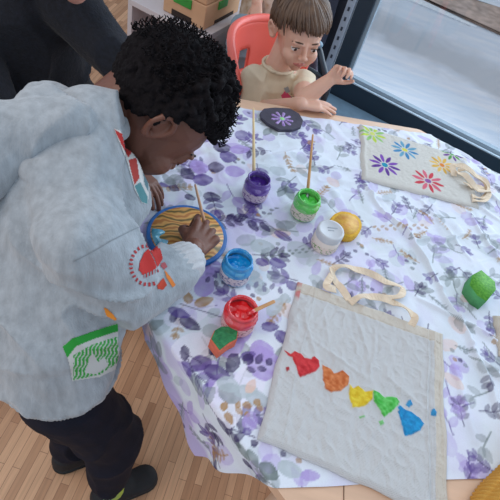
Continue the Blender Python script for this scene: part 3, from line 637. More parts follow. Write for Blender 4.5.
# --- painted round board
pc = at(187, 237, ZC)
def disc_mat():
    m = bpy.data.materials.new('marbled orange paint'); m.use_nodes = True; nt = m.node_tree; N = nt.nodes; L = nt.links; p = N['Principled BSDF']; p.inputs['Roughness'].default_value = .3
    tc = N.new('ShaderNodeTexCoord'); w = N.new('ShaderNodeTexWave'); w.inputs['Scale'].default_value = 16; w.inputs['Distortion'].default_value = 9; w.inputs['Detail'].default_value = 2; w.inputs['Detail Scale'].default_value = 1.2
    mp = N.new('ShaderNodeMapping'); mp.inputs['Rotation'].default_value = (0, 0, 1.2); L.new(tc.outputs['Object'], mp.inputs[0]); L.new(mp.outputs[0], w.inputs['Vector'])
    r = N.new('ShaderNodeValToRGB'); E = r.color_ramp.elements; E[0].position = .0; E[0].color = (*lin((110, 100, 60)), 1); E[1].position = .3; E[1].color = (*lin((222, 166, 96)), 1)
    e = E.new(.75); e.color = (*lin((232, 178, 104)), 1); e = E.new(.95); e.color = (*lin((196, 128, 70)), 1)
    L.new(w.outputs['Fac'], r.inputs['Fac']); L.new(r.outputs['Color'], p.inputs['Base Color']); return m
o = empty('painted_board', pc, 'round board of swirled orange and olive paint with a blue rim', 'board')
PR = .074; bm = bmesh.new(); add_lathe(bm, [(0, 0), (PR, 0), (PR+.001, .002), (PR+.001, .008), (PR-.001, .009), (PR-.009, .0095), (0, .0095)], pc, 72); obj('board', bm, mat('cobalt blue rim', (36, 104, 176), .4, .2, 60), o)
bm = bmesh.new(); add_lathe(bm, [(0, .0092), (PR-.006, .0092), (PR-.007, .0105), (0, .0108)], pc, 72); obj('paint_surface', bm, disc_mat(), o)
bm = bmesh.new(); pts = []
for k in range(25):
    a = math.radians(195+k*5); pts.append((pc.x+(PR-.008)*math.cos(a), pc.y+(PR-.008)*math.sin(a)))
for k in range(24, -1, -1):
    a = math.radians(195+k*5); rr = PR-.026-.007*math.sin(k*1.1); pts.append((pc.x+rr*math.cos(a), pc.y+rr*math.sin(a)))
add_prism(bm, pts, pc.z+.0085, pc.z+.0115); obj('blue_patch', bm, wet('light blue paint', (60, 150, 190), (110, 190, 214)), o)
# --- mustard knit at lower right
def knit():
    nu, nv = 330, 300; s, t = np.meshgrid(np.linspace(-1, 1, nu), np.linspace(-1, 1, nv))
    c = np.array([.556, .336]); a = 1.15; ax = np.array([math.cos(a), math.sin(a)]); bx = np.array([math.sin(a), -math.cos(a)])
    L, W = .17, .088
    rad = np.sqrt(np.clip(1-np.abs(t)**3, 0, 1)); wv = 1+.10*np.sin(s*5+1)*np.sign(t)+.035*np.abs(np.sin(s*70)); X = c[0]+ax[0]*s*L+bx[0]*t*W*(1-.12*s)*wv; Y = c[1]+ax[1]*s*L+bx[1]*t*W*(1-.12*s)*wv
    Z = .055*rad*np.sqrt(np.clip(1-np.abs(s)**6, 0, 1))+.008*np.sin(s*9+t*2)*rad
    ph = t*24+.4*np.sin(s*4); rib = np.abs(np.sin(ph)); st = np.abs(np.sin(s*70+np.where(np.sin(ph) > 0, 1, -1)*(rib*1.2)))
    Z = Z+(.0048*rib+.0036*st*rib)*rad**.35+.006*np.exp(-((s*.6+t-.1)/.12)**2)
    P = np.stack([X, Y, ZC-.001+Z], -1); cc = np.array(lin((204, 154, 76)))*(np.ones(X.shape)[..., None])
    return grid_mesh('knitted_garment', P, cc)
kn = link('knitted_garment', knit(), mat_attr('mustard wool', .95, .7, 900, .1, var=.15))
tag(kn, 'mustard yellow knitted garment bundled at the lower right corner', 'knitwear')
e = at(497, 341, T); sheet_c = (e+Vector((-.004, .055, 0)), e+Vector((.17, .11, 0)), e+Vector((.19, -.06, 0)), e+Vector((-.002, -.035, 0)))
sheet('folded_cloth', sheet_c, 60, 60, lambda s, t, X, Y: .001*vnoise(s, t, .1, 81), lambda s, t, X, Y: np.ones(s.shape+(3,))*np.array(lin((206, 196, 182))), .007, cott)
tag(bpy.data.objects['folded_cloth'], 'folded cream canvas piece at the right edge beyond the green sponge', 'canvas')

#@@FIGURES
# ------------------------------------------------------------------ people
def frame(F, U):
    F = Vector(F).normalized(); U = Vector(U); U = (U-F*U.dot(F)).normalized(); R_ = F.cross(U).normalized()
    return Matrix([[R_.x, F.x, U.x], [R_.y, F.y, U.y], [R_.z, F.z, U.z]])
def head_prims(bm, C, M, k=1.0, closed=False):
    """child's head about the centre C; local x right, y face, z up; k scales"""
    g = lambda x, y, z: C+M@Vector((x*k, y*k, z*k)); e = lambda c, r: (g(*c), tuple(v*k for v in r), M)
    H = lambda *a, n=8: add_hull(bm, [e(c, r if hasattr(r, '__len__') else (r, r, r)) for c, r in a], n)
    H(((0, -.008, .028), (.073, .088, .074)), n=14)
    H(((0, .030, .02), (.062, .055, .055)), ((0, .045, -.03), (.052, .040, .035)), ((0, .062, -.078), (.018, .016, .014)), n=10)
    H(((0, -.005, -.02), (.058, .06, .04)), ((0, .03, -.055), (.045, .03, .02)))
    for s in (-1, 1):
        H(((s*.033, .064, -.032), .024), ((s*.024, .066, -.052), .019)); H(((s*.028, .079, .018), (.018, .008, .006)), ((s*.012, .083, .014), .006))
        H(((s*.0095, .094, -.026), .0068), ((0, .092, -.024), .007))
        H(((s*.030, .0775, .006), (.0125, .009, .0045)), ((s*.030, .074, .012), (.013, .009, .004))); H(((s*.030, .0755, -.009), (.012, .009, .004)), n=6)
        # ear: rim, lobe, bowl
        rim = [(.072, .012, -.018, .0045), (.077, .016, -.004, .004), (.081, .014, .010, .0045), (.085, .004, .019, .0045), (.088, -.008, .018, .0048), (.089, -.015, .008, .0048), (.087, -.015, -.006, .0045), (.082, -.009, -.017, .0045), (.077, .000, -.026, .0062), (.073, .007, -.024, .005)]
        for a, b in zip(rim[:-1], rim[1:]): H(((s*a[0], a[1]-.006, a[2]), a[3]), ((s*b[0], b[1]-.006, b[2]), b[3]), n=6)
        H(((s*.073, .0, .0), (.004, .015, .018)), ((s*.079, -.012, .002), (.003, .008, .014)), n=6); H(((s*.078, -.006, .008), .003), ((s*.082, -.012, -.004), .003), n=6)
        H(((s*.074, .008, -.008), (.0035, .003, .006)), n=6)
    if closed:
        for s in (-1, 1): H(((s*.030, .0765, 0), (.0125, .0105, .0105)), ((s*.030, .074, .010), (.013, .009, .004)))
    H(((0, .083, .016), .006), ((0, .096, -.016), .0068), n=6); H(((0, .098, -.020), .0085)); H(((0, .080, -.052), (.020, .010, .010)))
def head_extras(parent, C, M, k, lip, iris, brow, closed=False):
    g = lambda x, y, z: C+M@Vector((x*k, y*k, z*k))
    for s in (-1, 1):
        if closed:
            bm = bmesh.new(); add_chain(bm, [(g(s*.019, .0835, -.006), .0011*k), (g(s*.030, .0870, -.0075), .0014*k), (g(s*.041, .0815, -.005), .0010*k)], 6); obj('eyelashes', bm, brow, parent)
            bm = bmesh.new(); add_chain(bm, [(g(s*.015, .0865, .019), .0018*k), (g(s*.028, .0860, .0235), .0022*k), (g(s*.042, .074, .020), .0014*k)], 6); obj('eyebrow', bm, brow, parent); continue
        bm = bmesh.new(); add_hull(bm, [(g(s*.030, .0755, -.0005), .0105*k)], 12); ey = obj('eye', bm, bpy.data.materials['eye white'], parent)
        bm = bmesh.new(); c = g(s*.030, .0755+.0088, -.0015); add_hull(bm, [(c, (.0052*k, .0022*k, .0052*k), M)], 10); obj('iris', bm, iris, ey)
        bm = bmesh.new(); add_chain(bm, [(g(s*.015, .0880, .0225), .0018*k), (g(s*.028, .0872, .0245), .0024*k), (g(s*.044, .074, .0185), .0013*k)], 6); obj('eyebrow', bm, brow, parent)
        bm = bmesh.new(); add_chain(bm, [(g(s*.019, .0845, .004), .0012*k), (g(s*.030, .0875, .0068), .0014*k), (g(s*.041, .0815, .003), .0010*k)], 6); obj('eyelashes', bm, brow, parent)
    bm = bmesh.new()
    add_chain(bm, [(g(-.019, .0850, -.050), .0016*k), (g(-.007, .0905, -.0465), .0030*k), (g(0, .0905, -.0478), .0026*k), (g(.007, .0905, -.0465), .0030*k), (g(.019, .0850, -.050), .0016*k)], 6)
    add_chain(bm, [(g(-.017, .0850, -.0525), .0016*k), (g(0, .0895, -.0555), .0042*k), (g(.017, .0850, -.0525), .0016*k)], 6); obj('lips', bm, lip, parent)
def hand_prims(bm, W, D, B, L, side, curls, spread=.10, rs=1.0, thumb_dirs=None, fist=False):
    """W wrist, D towards the knuckles, B back-of-hand normal, L hand length; side=+1 thumb on +X (D x B)"""
    D = Vector(D).normalized(); B = Vector(B); B = (B-D*B.dot(D)).normalized(); Xv = D.cross(B).normalized()*side
    M = Matrix([[Xv.x, D.x, B.x], [Xv.y, D.y, B.y], [Xv.z, D.z, B.z]])
    q = L/.13; g = lambda x, y, z: W+M@Vector((x*q, y*q, z*q))
    add_hull(bm, [(g(-.012, .004, 0), (.011*q, .011*q, .010*q), M), (g(.012, .004, 0), (.011*q, .011*q, .010*q), M), (g(-.020, .044 if fist else .052, .000), (.009*q, .009*q, .009*q), M), (g(.020, .048 if fist else .056, .000), (.009*q, .009*q, .0095*q), M), (g(0, .050 if fist else .058, .001), (.012*q, .009*q, .009*q), M)], 7)
    if fist:
        for x_, y_ in ((.0225, .052), (.0075, .056), (-.0075, .053), (-.0215, .046)): add_hull(bm, [(g(x_, y_, .0055), .0075*q), (g(x_*.6, .02, .003), .006*q)], 6)
    add_hull(bm, [(g(.016, .014, -.005), .010*q), (g(.026, .03, -.008), .0095*q)], 7)
    ln = [(.026, .017, .014), (.029, .019, .015), (.027, .018, .014), (.021, .013, .012)]
    bx = [.0215, .0075, -.0065, -.0205]; by = [.058, .062, .059, .053]; rr = [.0072, .0074, .0071, .0063]
    if fist: bx = [.0235, .0080, -.0075, -.0225]; by = [.053, .057, .054, .047]
    for i in range(4):
        p = Vector((bx[i], by[i], .001)); ang = 0; sp = (1.5-i)*spread; c = curls[i]
        pts = [(g(*p), rr[i]*q*rs)]
        for j in range(3):
            ang += c[j] if hasattr(c, '__len__') else c
            d = Vector((math.sin(sp)*math.cos(ang), math.cos(sp)*math.cos(ang), -math.sin(ang))); p = p+d*ln[i][j]; pts.append((g(*p), rr[i]*q*rs*(.93-.08*j)))
        add_chain(bm, pts, 7)
    p = Vector((.024, .022, -.006)); pts = [(g(*p), .0095*q)]
    for (dx, dy, dz), l, r in (thumb_dirs or [((.75, .62, -.25), .022, .0082), ((.45, .8, -.4), .018, .0076), ((.2, .85, -.5), .014, .0066)]):
        p = p+Vector((dx, dy, dz)).normalized()*l; pts.append((g(*p), r*q))
    add_chain(bm, pts, 7); return g
mat('eye white', (225, 222, 220), .2, .02)
def wrinkle(amp, s1, seed=0, stretch=(1, 1, 1)):
    def f(c):
        v = Vector((c.x*stretch[0], c.y*stretch[1], c.z*stretch[2])); o_ = Vector((seed, seed*2, 0))
        w_ = noise.noise(v*s1*.5+o_)*.6
        a = 1-abs(noise.noise(v*s1+o_+Vector((w_, w_, w_)))*2); b_ = noise.noise(v*s1*2.6+o_)
        return amp*((a**3-.4)+.25*b_)
    return f
def decal(name, target, x0, y0, x1, y1, fn, m, parent, off=.0009, step=.75):
    """printed patch lying on the surface of target; fn(px,py arrays)->(mask, colour)"""
    me = target.data; mw = Matrix.Translation(Vector(target.location)); P_ = target.parent
    while P_: mw = Matrix.Translation(P_.location)@mw; P_ = P_.parent
    bv = BVHTree.FromPolygons([mw@v.co for v in me.vertices], [list(p.vertices) for p in me.polygons])
    xs = np.arange(x0, x1, step); ys = np.arange(y0, y1, step); Xp, Yp = np.meshgrid(xs, ys); mk, cc = fn(Xp, Yp)
    P = np.zeros(Xp.shape+(3,)); ok = mk.copy()
    for i in range(len(ys)):
        for j in range(len(xs)):
            if not mk[i, j]: continue
            d = Vector(ray(xs[j], ys[i])); h_ = bv.ray_cast(Vector((0, 0, CH)), d)
            if h_[0] is None: ok[i, j] = False; continue
            P[i, j] = h_[0]+h_[1]*off*(1 if h_[1].dot(d) < 0 else -1)
    me2 = grid_mesh(name, P, cc, ok)
    lens = [e for e in me2.edges if (me2.vertices[e.vertices[0]].co-me2.vertices[e.vertices[1]].co).length > .02]
    if lens:
        b = bmesh.new(); b.from_mesh(me2); b.edges.ensure_lookup_table(); bmesh.ops.delete(b, geom=[b.edges[e.index] for e in lens], context='EDGES'); b.to_mesh(me2); b.free()
    return link(name, me2, m, parent)
print_m = mat_attr('screen print ink', .7, .3, 900, .3)
fleece = mat('light grey marl fleece', (156, 164, 171), .9, .16, 90, .5, 420, stretch=(1, 1, .25), sheen=.3)
fleece_l = mat('pale marl fleece cuff', (190, 192, 196), .9, .06, 90, .5, 420, sheen=.3)
fv = Vector((.75, .66, 0)).normalized(); rv = Vector((.66, -.75, 0)).normalized()
# ---------------- painting boy
skin1 = mat('dark brown skin', (112, 71, 56), .5, .08, 25, .15, 300, sss=.08)
boy = empty('person', (-.2, .34, 0), 'person in a light grey hooded sweatshirt leaning over the table, painting a round board', 'person')
HC = atd(157, 108, .80); HM = frame((.509, .007, -.862), (.76, .50, .41))
bm = bmesh.new(); head_prims(bm, HC, HM, 1.0, True)
NB = Vector((-.275, .50, .95))
add_hull(bm, [(HC+HM@Vector((0, -.03, -.03)), .046), (HC+HM@Vector((0, -.022, -.085)), .040)]); add_hull(bm, [(HC+HM@Vector((0, -.022, -.085)), .040), (NB, .048)])
PEL = Vector((-.252, .35, .60)); TM = frame(fv, (0, 0, 1))
add_hull(bm, [(NB+Vector((0, -.01, -.04)), (.075, .045, .03), TM), (Vector((-.275, .45, .82)), (.07, .06, .06), TM)]); add_hull(bm, [(Vector((-.275, .45, .82)), (.07, .06, .06), TM), (PEL+Vector((0, 0, -.02)), (.07, .06, .06), TM)])
RS, RE, RW = Vector((-.212, .378, .895)), at(134, 292, .755), at(186, 262, .757)
LS, LE, LW = Vector((-.335, .55, .90)), Vector((-.345, .66, .77)), Vector((-.262, .69, .735))
add_chain(bm, [(RS, .034), (RE, .028), (RW, .019)]); add_chain(bm, [(LS, .034), (LE, .026), (LW, .019)])
kn_ = at(216, 219, .750)
WR2 = at(193, 249, .757); add_hull(bm, [(RW, .020), (WR2, .019)])
gR = hand_prims(bm, WR2, kn_-WR2, (.25, -.25, 1), .130, -1, [(.35, 1.0, .7), (.45, 1.3, .8), (.55, 1.4, .8), (.65, 1.4, .8)], .14,
                thumb_dirs=[((.55, .7, -.5), .022, .0082), ((-.1, .8, -.55), .018, .0076), ((-.4, .7, -.5), .013, .0066)], rs=.86, fist=True)
gL = hand_prims(bm, LW, Vector((-.188, .655, .722))-LW, (.1, .3, 1), .102, 1, [(.25, .35, .2), (.25, .4, .3), (.3, .4, .3), (.3, .4, .3)], .10)
for s, hp, kp, ap in ((1, rv*.055, Vector((-.150, .335, .32)), Vector((-.132, .300, .08))), (-1, -rv*.055, Vector((-.272, .395, .32)), Vector((-.258, .350, .08)))):
    add_chain(bm, [(PEL+hp*.8+Vector((0, 0, -.06)), .045), (kp, .035), (ap, .025)]); add_hull(bm, [(ap+Vector((0, 0, -.045)), .018), (ap+fv*.075+Vector((0, 0, -.056)), .010)])
body = link('body', remesh(bm, .0018, 2, .5), skin1, boy)
head_extras(boy, HC, HM, 1.0, mat('dark rose lips', (140, 84, 80), .4), mat('dark iris', (40, 26, 20), .1), mat('black brow', (30, 24, 24), .8), True)
# curly hair
def scalp(d, side=0):
    t = -.75 if d.y < -.3 else (-.75+(d.y+.3)/.3*.73 if d.y < 0 else (-.02+d.y/.55*.42 if d.y < .55 else .40))
    return d.z > t
hair1 = mat('black curly hair', (19, 16, 19), .9, .3, 200, .9, 260, spec=.15)
bm = bmesh.new(); r2_ = random.Random(3); cc_ = Vector((0, -.008, .026))
def sc_pt(d, ex=0): return HC+HM@(cc_+Vector((d.x*(.076+ex), d.y*(.088+ex), d.z*(.080+ex))))
cap = []
for i in range(1500):
    z = 1-2*(i+.5)/1500; a = i*2.39996; d = Vector((math.cos(a)*math.sqrt(1-z*z), math.sin(a)*math.sqrt(1-z*z), z))
    if not scalp(d): continue
    thick = .024*max(.25, min(1, (d.z+.75)/.6)) if d.y < .2 else .016*max(.35, min(1, (d.z-.2)/.4))
    add_hull(bm, [(sc_pt(d, -.004), .0075), (sc_pt((d+Vector((r2_.uniform(-.06, .06), r2_.uniform(-.06, .06), r2_.uniform(-.06, .06)))).normalized(), thick*(.45 if d.y < -.3 else 1)*r2_.uniform(.6, 1.1)), r2_.uniform(.0045, .0068))], 4)
hm_ = remesh(bm, .0025, 1, .5)
displace(hm_, lambda c: .0022*noise.noise(c*170)+.0016*noise.noise(c*330))
link('curly_hair', hm_, hair1, boy)
bm = bmesh.new()
for i in range(900):
    z = r2_.uniform(-.1, 1); a = r2_.uniform(0, 6.283); d = Vector((math.cos(a)*math.sqrt(1-z*z), math.sin(a)*math.sqrt(1-z*z), z))
    if not scalp(d) or (d.z < .25 and d.y > -.3): continue
    p = sc_pt(d, .016); n_ = (p-HC).normalized(); u_ = n_.orthogonal().normalized(); v_ = n_.cross(u_); ph = r2_.uniform(0, 6.28); R0 = r2_.uniform(.0022, .0036)
    pts = [p+n_*(t_*.0045)+(u_*math.cos(ph+t_*2.2)+v_*math.sin(ph+t_*2.2))*R0*(1-.1*t_) for t_ in [x*.5 for x in range(6)]]
    add_tube(bm, pts, [.0010]*5+[.0005], 4)
obj('curl_tips', bm, hair1, boy)
# trousers
navy = mat('dark navy jersey', (21, 24, 38), .8, .2, 30, .4, 300, spec=.2)
bm = bmesh.new(); W_ = PEL+Vector((0, 0, -.015))
add_hull(bm, [(W_, (.100, .092, .055), TM), (PEL+rv*.055+Vector((0, 0, -.1)), (.062, .075, .05), TM), (PEL-rv*.055+Vector((0, 0, -.1)), (.062, .075, .05), TM)])
add_chain(bm, [(PEL+rv*.05+Vector((0, 0, -.08)), .072), (Vector((-.150, .335, .33)), .064), (Vector((-.140, .305, .155)), .050)])
add_chain(bm, [(PEL-rv*.05+Vector((0, 0, -.08)), .070), (Vector((-.272, .395, .32)), .060), (Vector((-.262, .352, .11)), .048)])
tm_ = remesh(bm, .005, 5); displace(tm_, wrinkle(.007, 9, 2)); tr = link('trousers', tm_, navy, boy)
shoe_m = mat('black shoe', (24, 25, 30), .75, .2, 60, .3, 200); sole_m = mat('black rubber sole', (14, 14, 16), .6)
for ap in (Vector((-.132, .300, 0)), Vector((-.258, .350, 0))):
    bm = bmesh.new(); A = ap-fv*.02
    add_hull(bm, [(A+Vector((0, 0, .035)), (.031, .034, .026), TM), (A+fv*.055+Vector((0, 0, .032)), (.032, .04, .024), TM), (A+Vector((0, 0, .065)), (.027, .03, .015), TM)])
    add_hull(bm, [(A+fv*.055+Vector((0, 0, .032)), (.032, .04, .022), TM), (A+fv*.105+Vector((0, 0, .028)), (.034, .034, .019), TM)])
    sh = link('shoe', remesh(bm, .003, 4), shoe_m, boy)
    bm = bmesh.new(); add_hull(bm, [(A+Vector((0, 0, .008)), (.030, .034, .0075), TM), (A+fv*.06+Vector((0, 0, .008)), (.031, .04, .0075), TM), (A+fv*.107+Vector((0, 0, .008)), (.033, .034, .0075), TM)]); obj('sole', bm, sole_m, sh)
bm = bmesh.new(); A = Vector((-.134, .300, .085)); add_hull(bm, [(A+Vector((0, 0, -.022)), .032), (A+Vector((-.003, .003, .045)), .036)]); obj('sock', bm, mat('lime yellow and teal sock', (190, 205, 30), .8, 0, 18, alt=(40, 130, 150)), boy)
# hooded sweatshirt
bm = bmesh.new()
add_hull(bm, [(PEL+Vector((0, 0, -.012)), (.112, .104, .035), TM), (Vector((-.262, .385, .71)), (.118, .112, .07), TM)])
add_hull(bm, [(Vector((-.262, .385, .71)), (.118, .112, .07), TM), (Vector((-.283, .455, .85)), (.108, .100, .07), TM)])
add_hull(bm, [(Vector((-.283, .455, .85)), (.108, .100, .07), TM), (Vector((-.283, .485, .920)), (.100, .070, .035), TM)]); add_hull(bm, [(Vector((-.280, .445, .85)), (.09, .08, .06), TM), (at(116, 172, .885), .042), (at(122, 205, .84), .040)])
add_hull(bm, [(Vector((-.283, .480, .935)), (.10, .07, .035), TM), (NB+Vector((.008, .02, .012)), .052)])
add_hull(bm, [(RS, .058), (Vector((-.283, .485, .915)), (.09, .06, .035), TM)])
add_chain(bm, [(RS, (.063, .063, .060)), ((RS+RE)/2+Vector((0, 0, -.012)), .062), (RE+Vector((0, 0, .001)), .053), ((RE*.4+RW*.6), .047)])
add_chain(bm, [((RE*.4+RW*.6), .047), (RW-(RW-RE).normalized()*.018, .039)])
add_chain(bm, [(LS, .064), (LE, .050), (LW-(LW-LE).normalized()*.02, .036)])
hm2 = remesh(bm, .004, 5, .5); displace(hm2, wrinkle(.011, 9, 1)); 
hoodie = link('sweatshirt', hm2, fleece, boy)
bm = bmesh.new(); d_ = (RW-RE).normalized()
add_hull(bm, [(RW-d_*.030, .041), (RW-d_*.004, .036)]); me_ = remesh(bm, .003, 3); displace(me_, lambda c: .0012*math.sin((c-RW).dot(d_.cross(Vector((0, 0, 1))).normalized())*700)); link('cuff', me_, fleece_l, hoodie)
bm = bmesh.new(); add_hull(bm, [(PEL+Vector((0, 0, -.044)), (.103, .098, .02), TM), (PEL+Vector((0, 0, -.016)), (.112, .105, .02), TM)], 14); me_ = remesh(bm, .004, 3)
def ribs(c): a = math.atan2(c.y-PEL.y, c.x-PEL.x); return .0010*math.sin(a*110)
displace(me_, ribs); link('hem_band', me_, fleece, hoodie)
# hood lying folded on the back
bm = bmesh.new()
hp_ = [(at(110, 131, .968), .014), (at(90, 125, .978), .020), (at(64, 119, .988), .028), (at(36, 122, .980), .033), (at(2, 134, .96), .040), (at(-36, 162, .925), .046)]
add_chain(bm, hp_)
add_hull(bm, [(at(64, 119, .988), .028), (at(14, 140, .955), .036), (at(36, 122, .980), .033)]); add_hull(bm, [(at(14, 140, .955), .036), (at(2, 134, .96), .040), (at(-30, 178, .92), .04)])
add_hull(bm, [(at(52, 99, .992), .017), (at(34, 108, .985), .024), (at(66, 108, .985), .018)])
add_chain(bm, [(at(110, 131, .968), .014), (NB+Vector((.048, .032, .0)), .015), (NB+Vector((.0, .075, -.01)), .020), (at(40, 100, .955), .026)])
me_ = remesh(bm, .0035, 3); displace(me_, wrinkle(.006, 12, 4)); hood = link('hood', me_, fleece, hoodie)
# prints on the sweatshirt
def const(c, X): return np.ones(X.shape+(3,))*np.array(lin(c))
W1 = (206, 206, 204)
def chest_print(X, Y):
    mk = inpoly(X, Y, [(113, 128), (120, 130), (132, 150), (144, 168), (149, 185), (148, 205), (141, 203), (134, 190), (127, 165), (120, 145)])
    C = const(W1, X)
    for poly, c in [([(114, 129), (122, 134), (132, 152), (128, 158), (120, 142)], (176, 50, 50)), ([(128, 160), (136, 158), (139, 178), (134, 185)], (180, 66, 60)), ([(122, 132), (130, 140), (146, 166), (142, 168), (130, 150)], (60, 60, 76)),
                    ([(134, 186), (140, 182), (147, 196), (147, 204), (141, 202)], (86, 140, 146)), ([(142, 168), (148, 178), (148, 192), (144, 184)], (96, 130, 140)), ([(136, 158), (140, 166), (143, 184), (140, 182)], (226, 226, 224))]:
        C[inpoly(X, Y, poly)] = lin(c)
    return mk, C
decal('chest_print', hoodie, 110, 125, 152, 208, chest_print, print_m, hoodie)
def sleeve_print(X, Y):
    cx, cy = 148, 265; r = np.hypot((X-cx)/1.0, (Y-cy)/1.12); a = np.arctan2(Y-cy, X-cx)
    ring = (r > 15.5) & (r < 19.5) & (np.sin(a*26) > -.35) & ~((a > -.9) & (a < 1.1))
    red = inpoly(X, Y, [(139, 262), (143, 253), (153, 243), (161, 251), (163, 259), (158, 267), (150, 272), (142, 275), (138, 270)])
    red2 = inpoly(X, Y, [(156, 285), (163, 277), (167, 285), (163, 290), (157, 289)])
    org = inpoly(X, Y, [(163, 268), (170, 276), (176, 285), (172, 288), (166, 278)]); pk = inpoly(X, Y, [(161, 263), (165, 262), (168, 267), (164, 270), (160, 267)])
    letters = inpoly(X, Y, [(141, 274), (157, 268), (159, 272), (143, 279)]) & (np.sin(X*2.2) > -.2)
    mk = ring | red | red2 | org | pk | letters; C = const((170, 52, 56), X); C[red] = lin((188, 48, 44)); C[org] = lin((224, 130, 60)); C[pk] = lin((176, 90, 96)); C[red2] = lin((190, 66, 44)); return mk, C
def seams(X, Y):
    mk = np.zeros(X.shape, bool)
    for L_ in ([(74, 261), (92, 252), (112, 240), (132, 230), (149, 223)],):
        for a, b in zip(L_[:-1], L_[1:]): mk |= segdist(X, Y, a, b)[0] < .8
    return mk, const((138, 145, 151), X)
decal('seam', hoodie, 58, 215, 155, 330, seams, print_m, hoodie, off=.0009, step=.45)
decal('sleeve_print', hoodie, 124, 238, 180, 295, sleeve_print, print_m, hoodie, step=.6)
def pocket_print(X, Y):
    edge = inpoly(X, Y, [(62, 346), (72, 338), (95, 330), (118, 322), (119, 368), (100, 377), (72, 381), (68, 360)])
    band = inpoly(X, Y, [(62, 347), (72, 338), (95, 330), (118, 323), (118, 331), (96, 338), (76, 346), (67, 358)])
    grn = inpoly(X, Y, [(73, 355), (90, 345), (118, 336), (118, 362), (100, 374), (73, 380)]) & (np.sin(X*1.7+Y*.5+np.sin(Y*.6)*1.5) > -.5) & ~inpoly(X, Y, [(84, 372), (92, 352), (98, 362), (104, 356), (108, 366), (96, 374)])
    org = inpoly(X, Y, [(103, 306), (108, 308), (117, 318), (117, 322), (106, 316)])
    mk = edge | org; C = const((196, 198, 196), X); C[grn & edge] = lin((54, 158, 66)); C[band] = lin((40, 150, 56)); C[org] = lin((226, 140, 50)); return mk, C
decal('pocket_print', hoodie, 60, 302, 122, 384, pocket_print, print_m, hoodie)
# brush in his hand
brush(at(209, 241, .7145), at(195, 184, .806), .0034, (206, 160, 130), 'thin pink-brown wooden paintbrush held upright in the painting boy\'s fist', tipc=(200, 150, 80))
# ---------------- boy across the table
skin2 = mat('fair skin', (214, 168, 146), .5, .05, 25, .15, 300, sss=.1)
k2 = empty('person', (-.05, 1.33, 0), 'person with short brown hair in a beige printed T-shirt, sitting on the coral chair', 'person')
H2 = atd(298, 31, 1.44); M2 = frame((.46, -.86, -.16), (.05, -.12, 1))
bm = bmesh.new(); head_prims(bm, H2, M2, .88)
C2 = Vector((-.075, 1.325, .55)); B2 = frame((.45, -.88, 0), (0, 0, 1)); n2 = Vector((-.092, 1.305, .712))
add_hull(bm, [(H2+M2@Vector((0, -.02, -.04)), .040), (n2, .036)]); add_hull(bm, [(n2, .036), (Vector((-.085, 1.32, .66)), (.070, .042, .03), B2)])
add_hull(bm, [(Vector((-.085, 1.32, .66)), (.070, .042, .03), B2), (C2, (.068, .052, .08), B2), (Vector((-.09, 1.36, .40)), (.09, .07, .05), B2)])
s2r, e2r, w2r = Vector((-.145, 1.268, .672)), Vector((-.12, 1.25, .585)), at(301, 104, .718)
s2l, e2l, w2l = Vector((-.012, 1.345, .665)), at(304, 99, .712), at(328, 81, .765)
add_chain(bm, [(s2r, .032), (e2r, .026), (w2r, .018)]); add_chain(bm, [(s2l, .032), (e2l, .026), (w2l, .0175)])
hand_prims(bm, w2r, at(320, 106, .716)-w2r, (0, .1, 1), .112, -1, [(.1, .15, .1), (.1, .15, .1), (.15, .15, .1), (.2, .2, .1)], .08)
hand_prims(bm, w2l, at(337, 73, .790)-w2l, (.35, .5, .8), .098, -1, [(.7, 1.0, .5), (.9, 1.1, .6), (1.0, 1.2, .6), (1.0, 1.2, .6)], .09, rs=.9)
for sx in (-1, 1):
    hp = Vector((-.09, 1.36, .38))+B2@Vector((sx*.05, 0, 0)); kp = hp+B2@Vector((sx*.02, .20, .02)); add_chain(bm, [(hp, .055), (kp, .042), (kp+Vector((0, 0, -.30)), .028)]); add_hull(bm, [(kp+Vector((0, 0, -.36)), .025), (kp+B2@Vector((0, .09, -.37)), .02)])
link('body', remesh(bm, .0024, 3), skin2, k2)
head_extras(k2, H2, M2, .88, mat('pink lips', (196, 122, 112), .4), mat('brown iris', (60, 42, 34), .1), mat('brown brow', (86, 62, 48), .8))
hairb = mat('straight brown hair', (78, 58, 46), .45, .25, 60, .4, 200, alt=(108, 82, 62), stretch=(1, 1, .3))
bm = bmesh.new(); cH = Vector((0, -.010, .030)); r3 = random.Random(9)
def s2p(d, ex): return H2+M2@((cH+Vector((d.x*(.076+ex), d.y*(.091+ex), d.z*(.079+ex))))*.88)
for i in range(260):
    a = 2*math.pi*i/260+r3.uniform(-.02, .02); d0 = Vector((math.sin(a), math.cos(a), 0))       # azimuth, 0 = face
    fz_ = math.cos(a); end = (math.radians(74) if fz_ > .55 else math.radians(88) if fz_ > .1 else math.radians(92) if fz_ > -.2 else math.radians(116))+r3.uniform(-.08, .08)
    sw = r3.uniform(-.15, .15); pts = []; layer = r3.uniform(.003, .010)
    for j in range(9):
        t = j/8; th_ = .03+end*t; aa = a+sw*t+.5*(1-t); d = Vector((math.sin(aa)*math.sin(th_), math.cos(aa)*math.sin(th_), math.cos(th_))); pts.append(s2p(d, layer+(.004 if j > 5 else .003)))
    add_tube(bm, pts, [.0035, .0045, .0052, .0055, .0055, .005, .0042, .003, .0012], 6)
for th_lo, th_hi, y0_ in ((0, 1, 0),):
    pass
link_h = obj('hair', bm, hairb, k2)
bm = bmesh.new()
for i in range(400):
    z = 1-2*(i+.5)/400; a = i*2.39996; d = Vector((math.cos(a)*math.sqrt(1-z*z), math.sin(a)*math.sqrt(1-z*z), z))
    t = -.35 if d.y < -.2 else (.0 if d.y < .25 else .30)
    if d.z > t: add_hull(bm, [(s2p(d, -.002), .0085)], 4)
link('hair_base', remesh(bm, .004, 3), hairb, k2)
tee = mat('beige cotton T-shirt', (216, 200, 174), .85, .04, 40, .3, 300)
bm = bmesh.new()
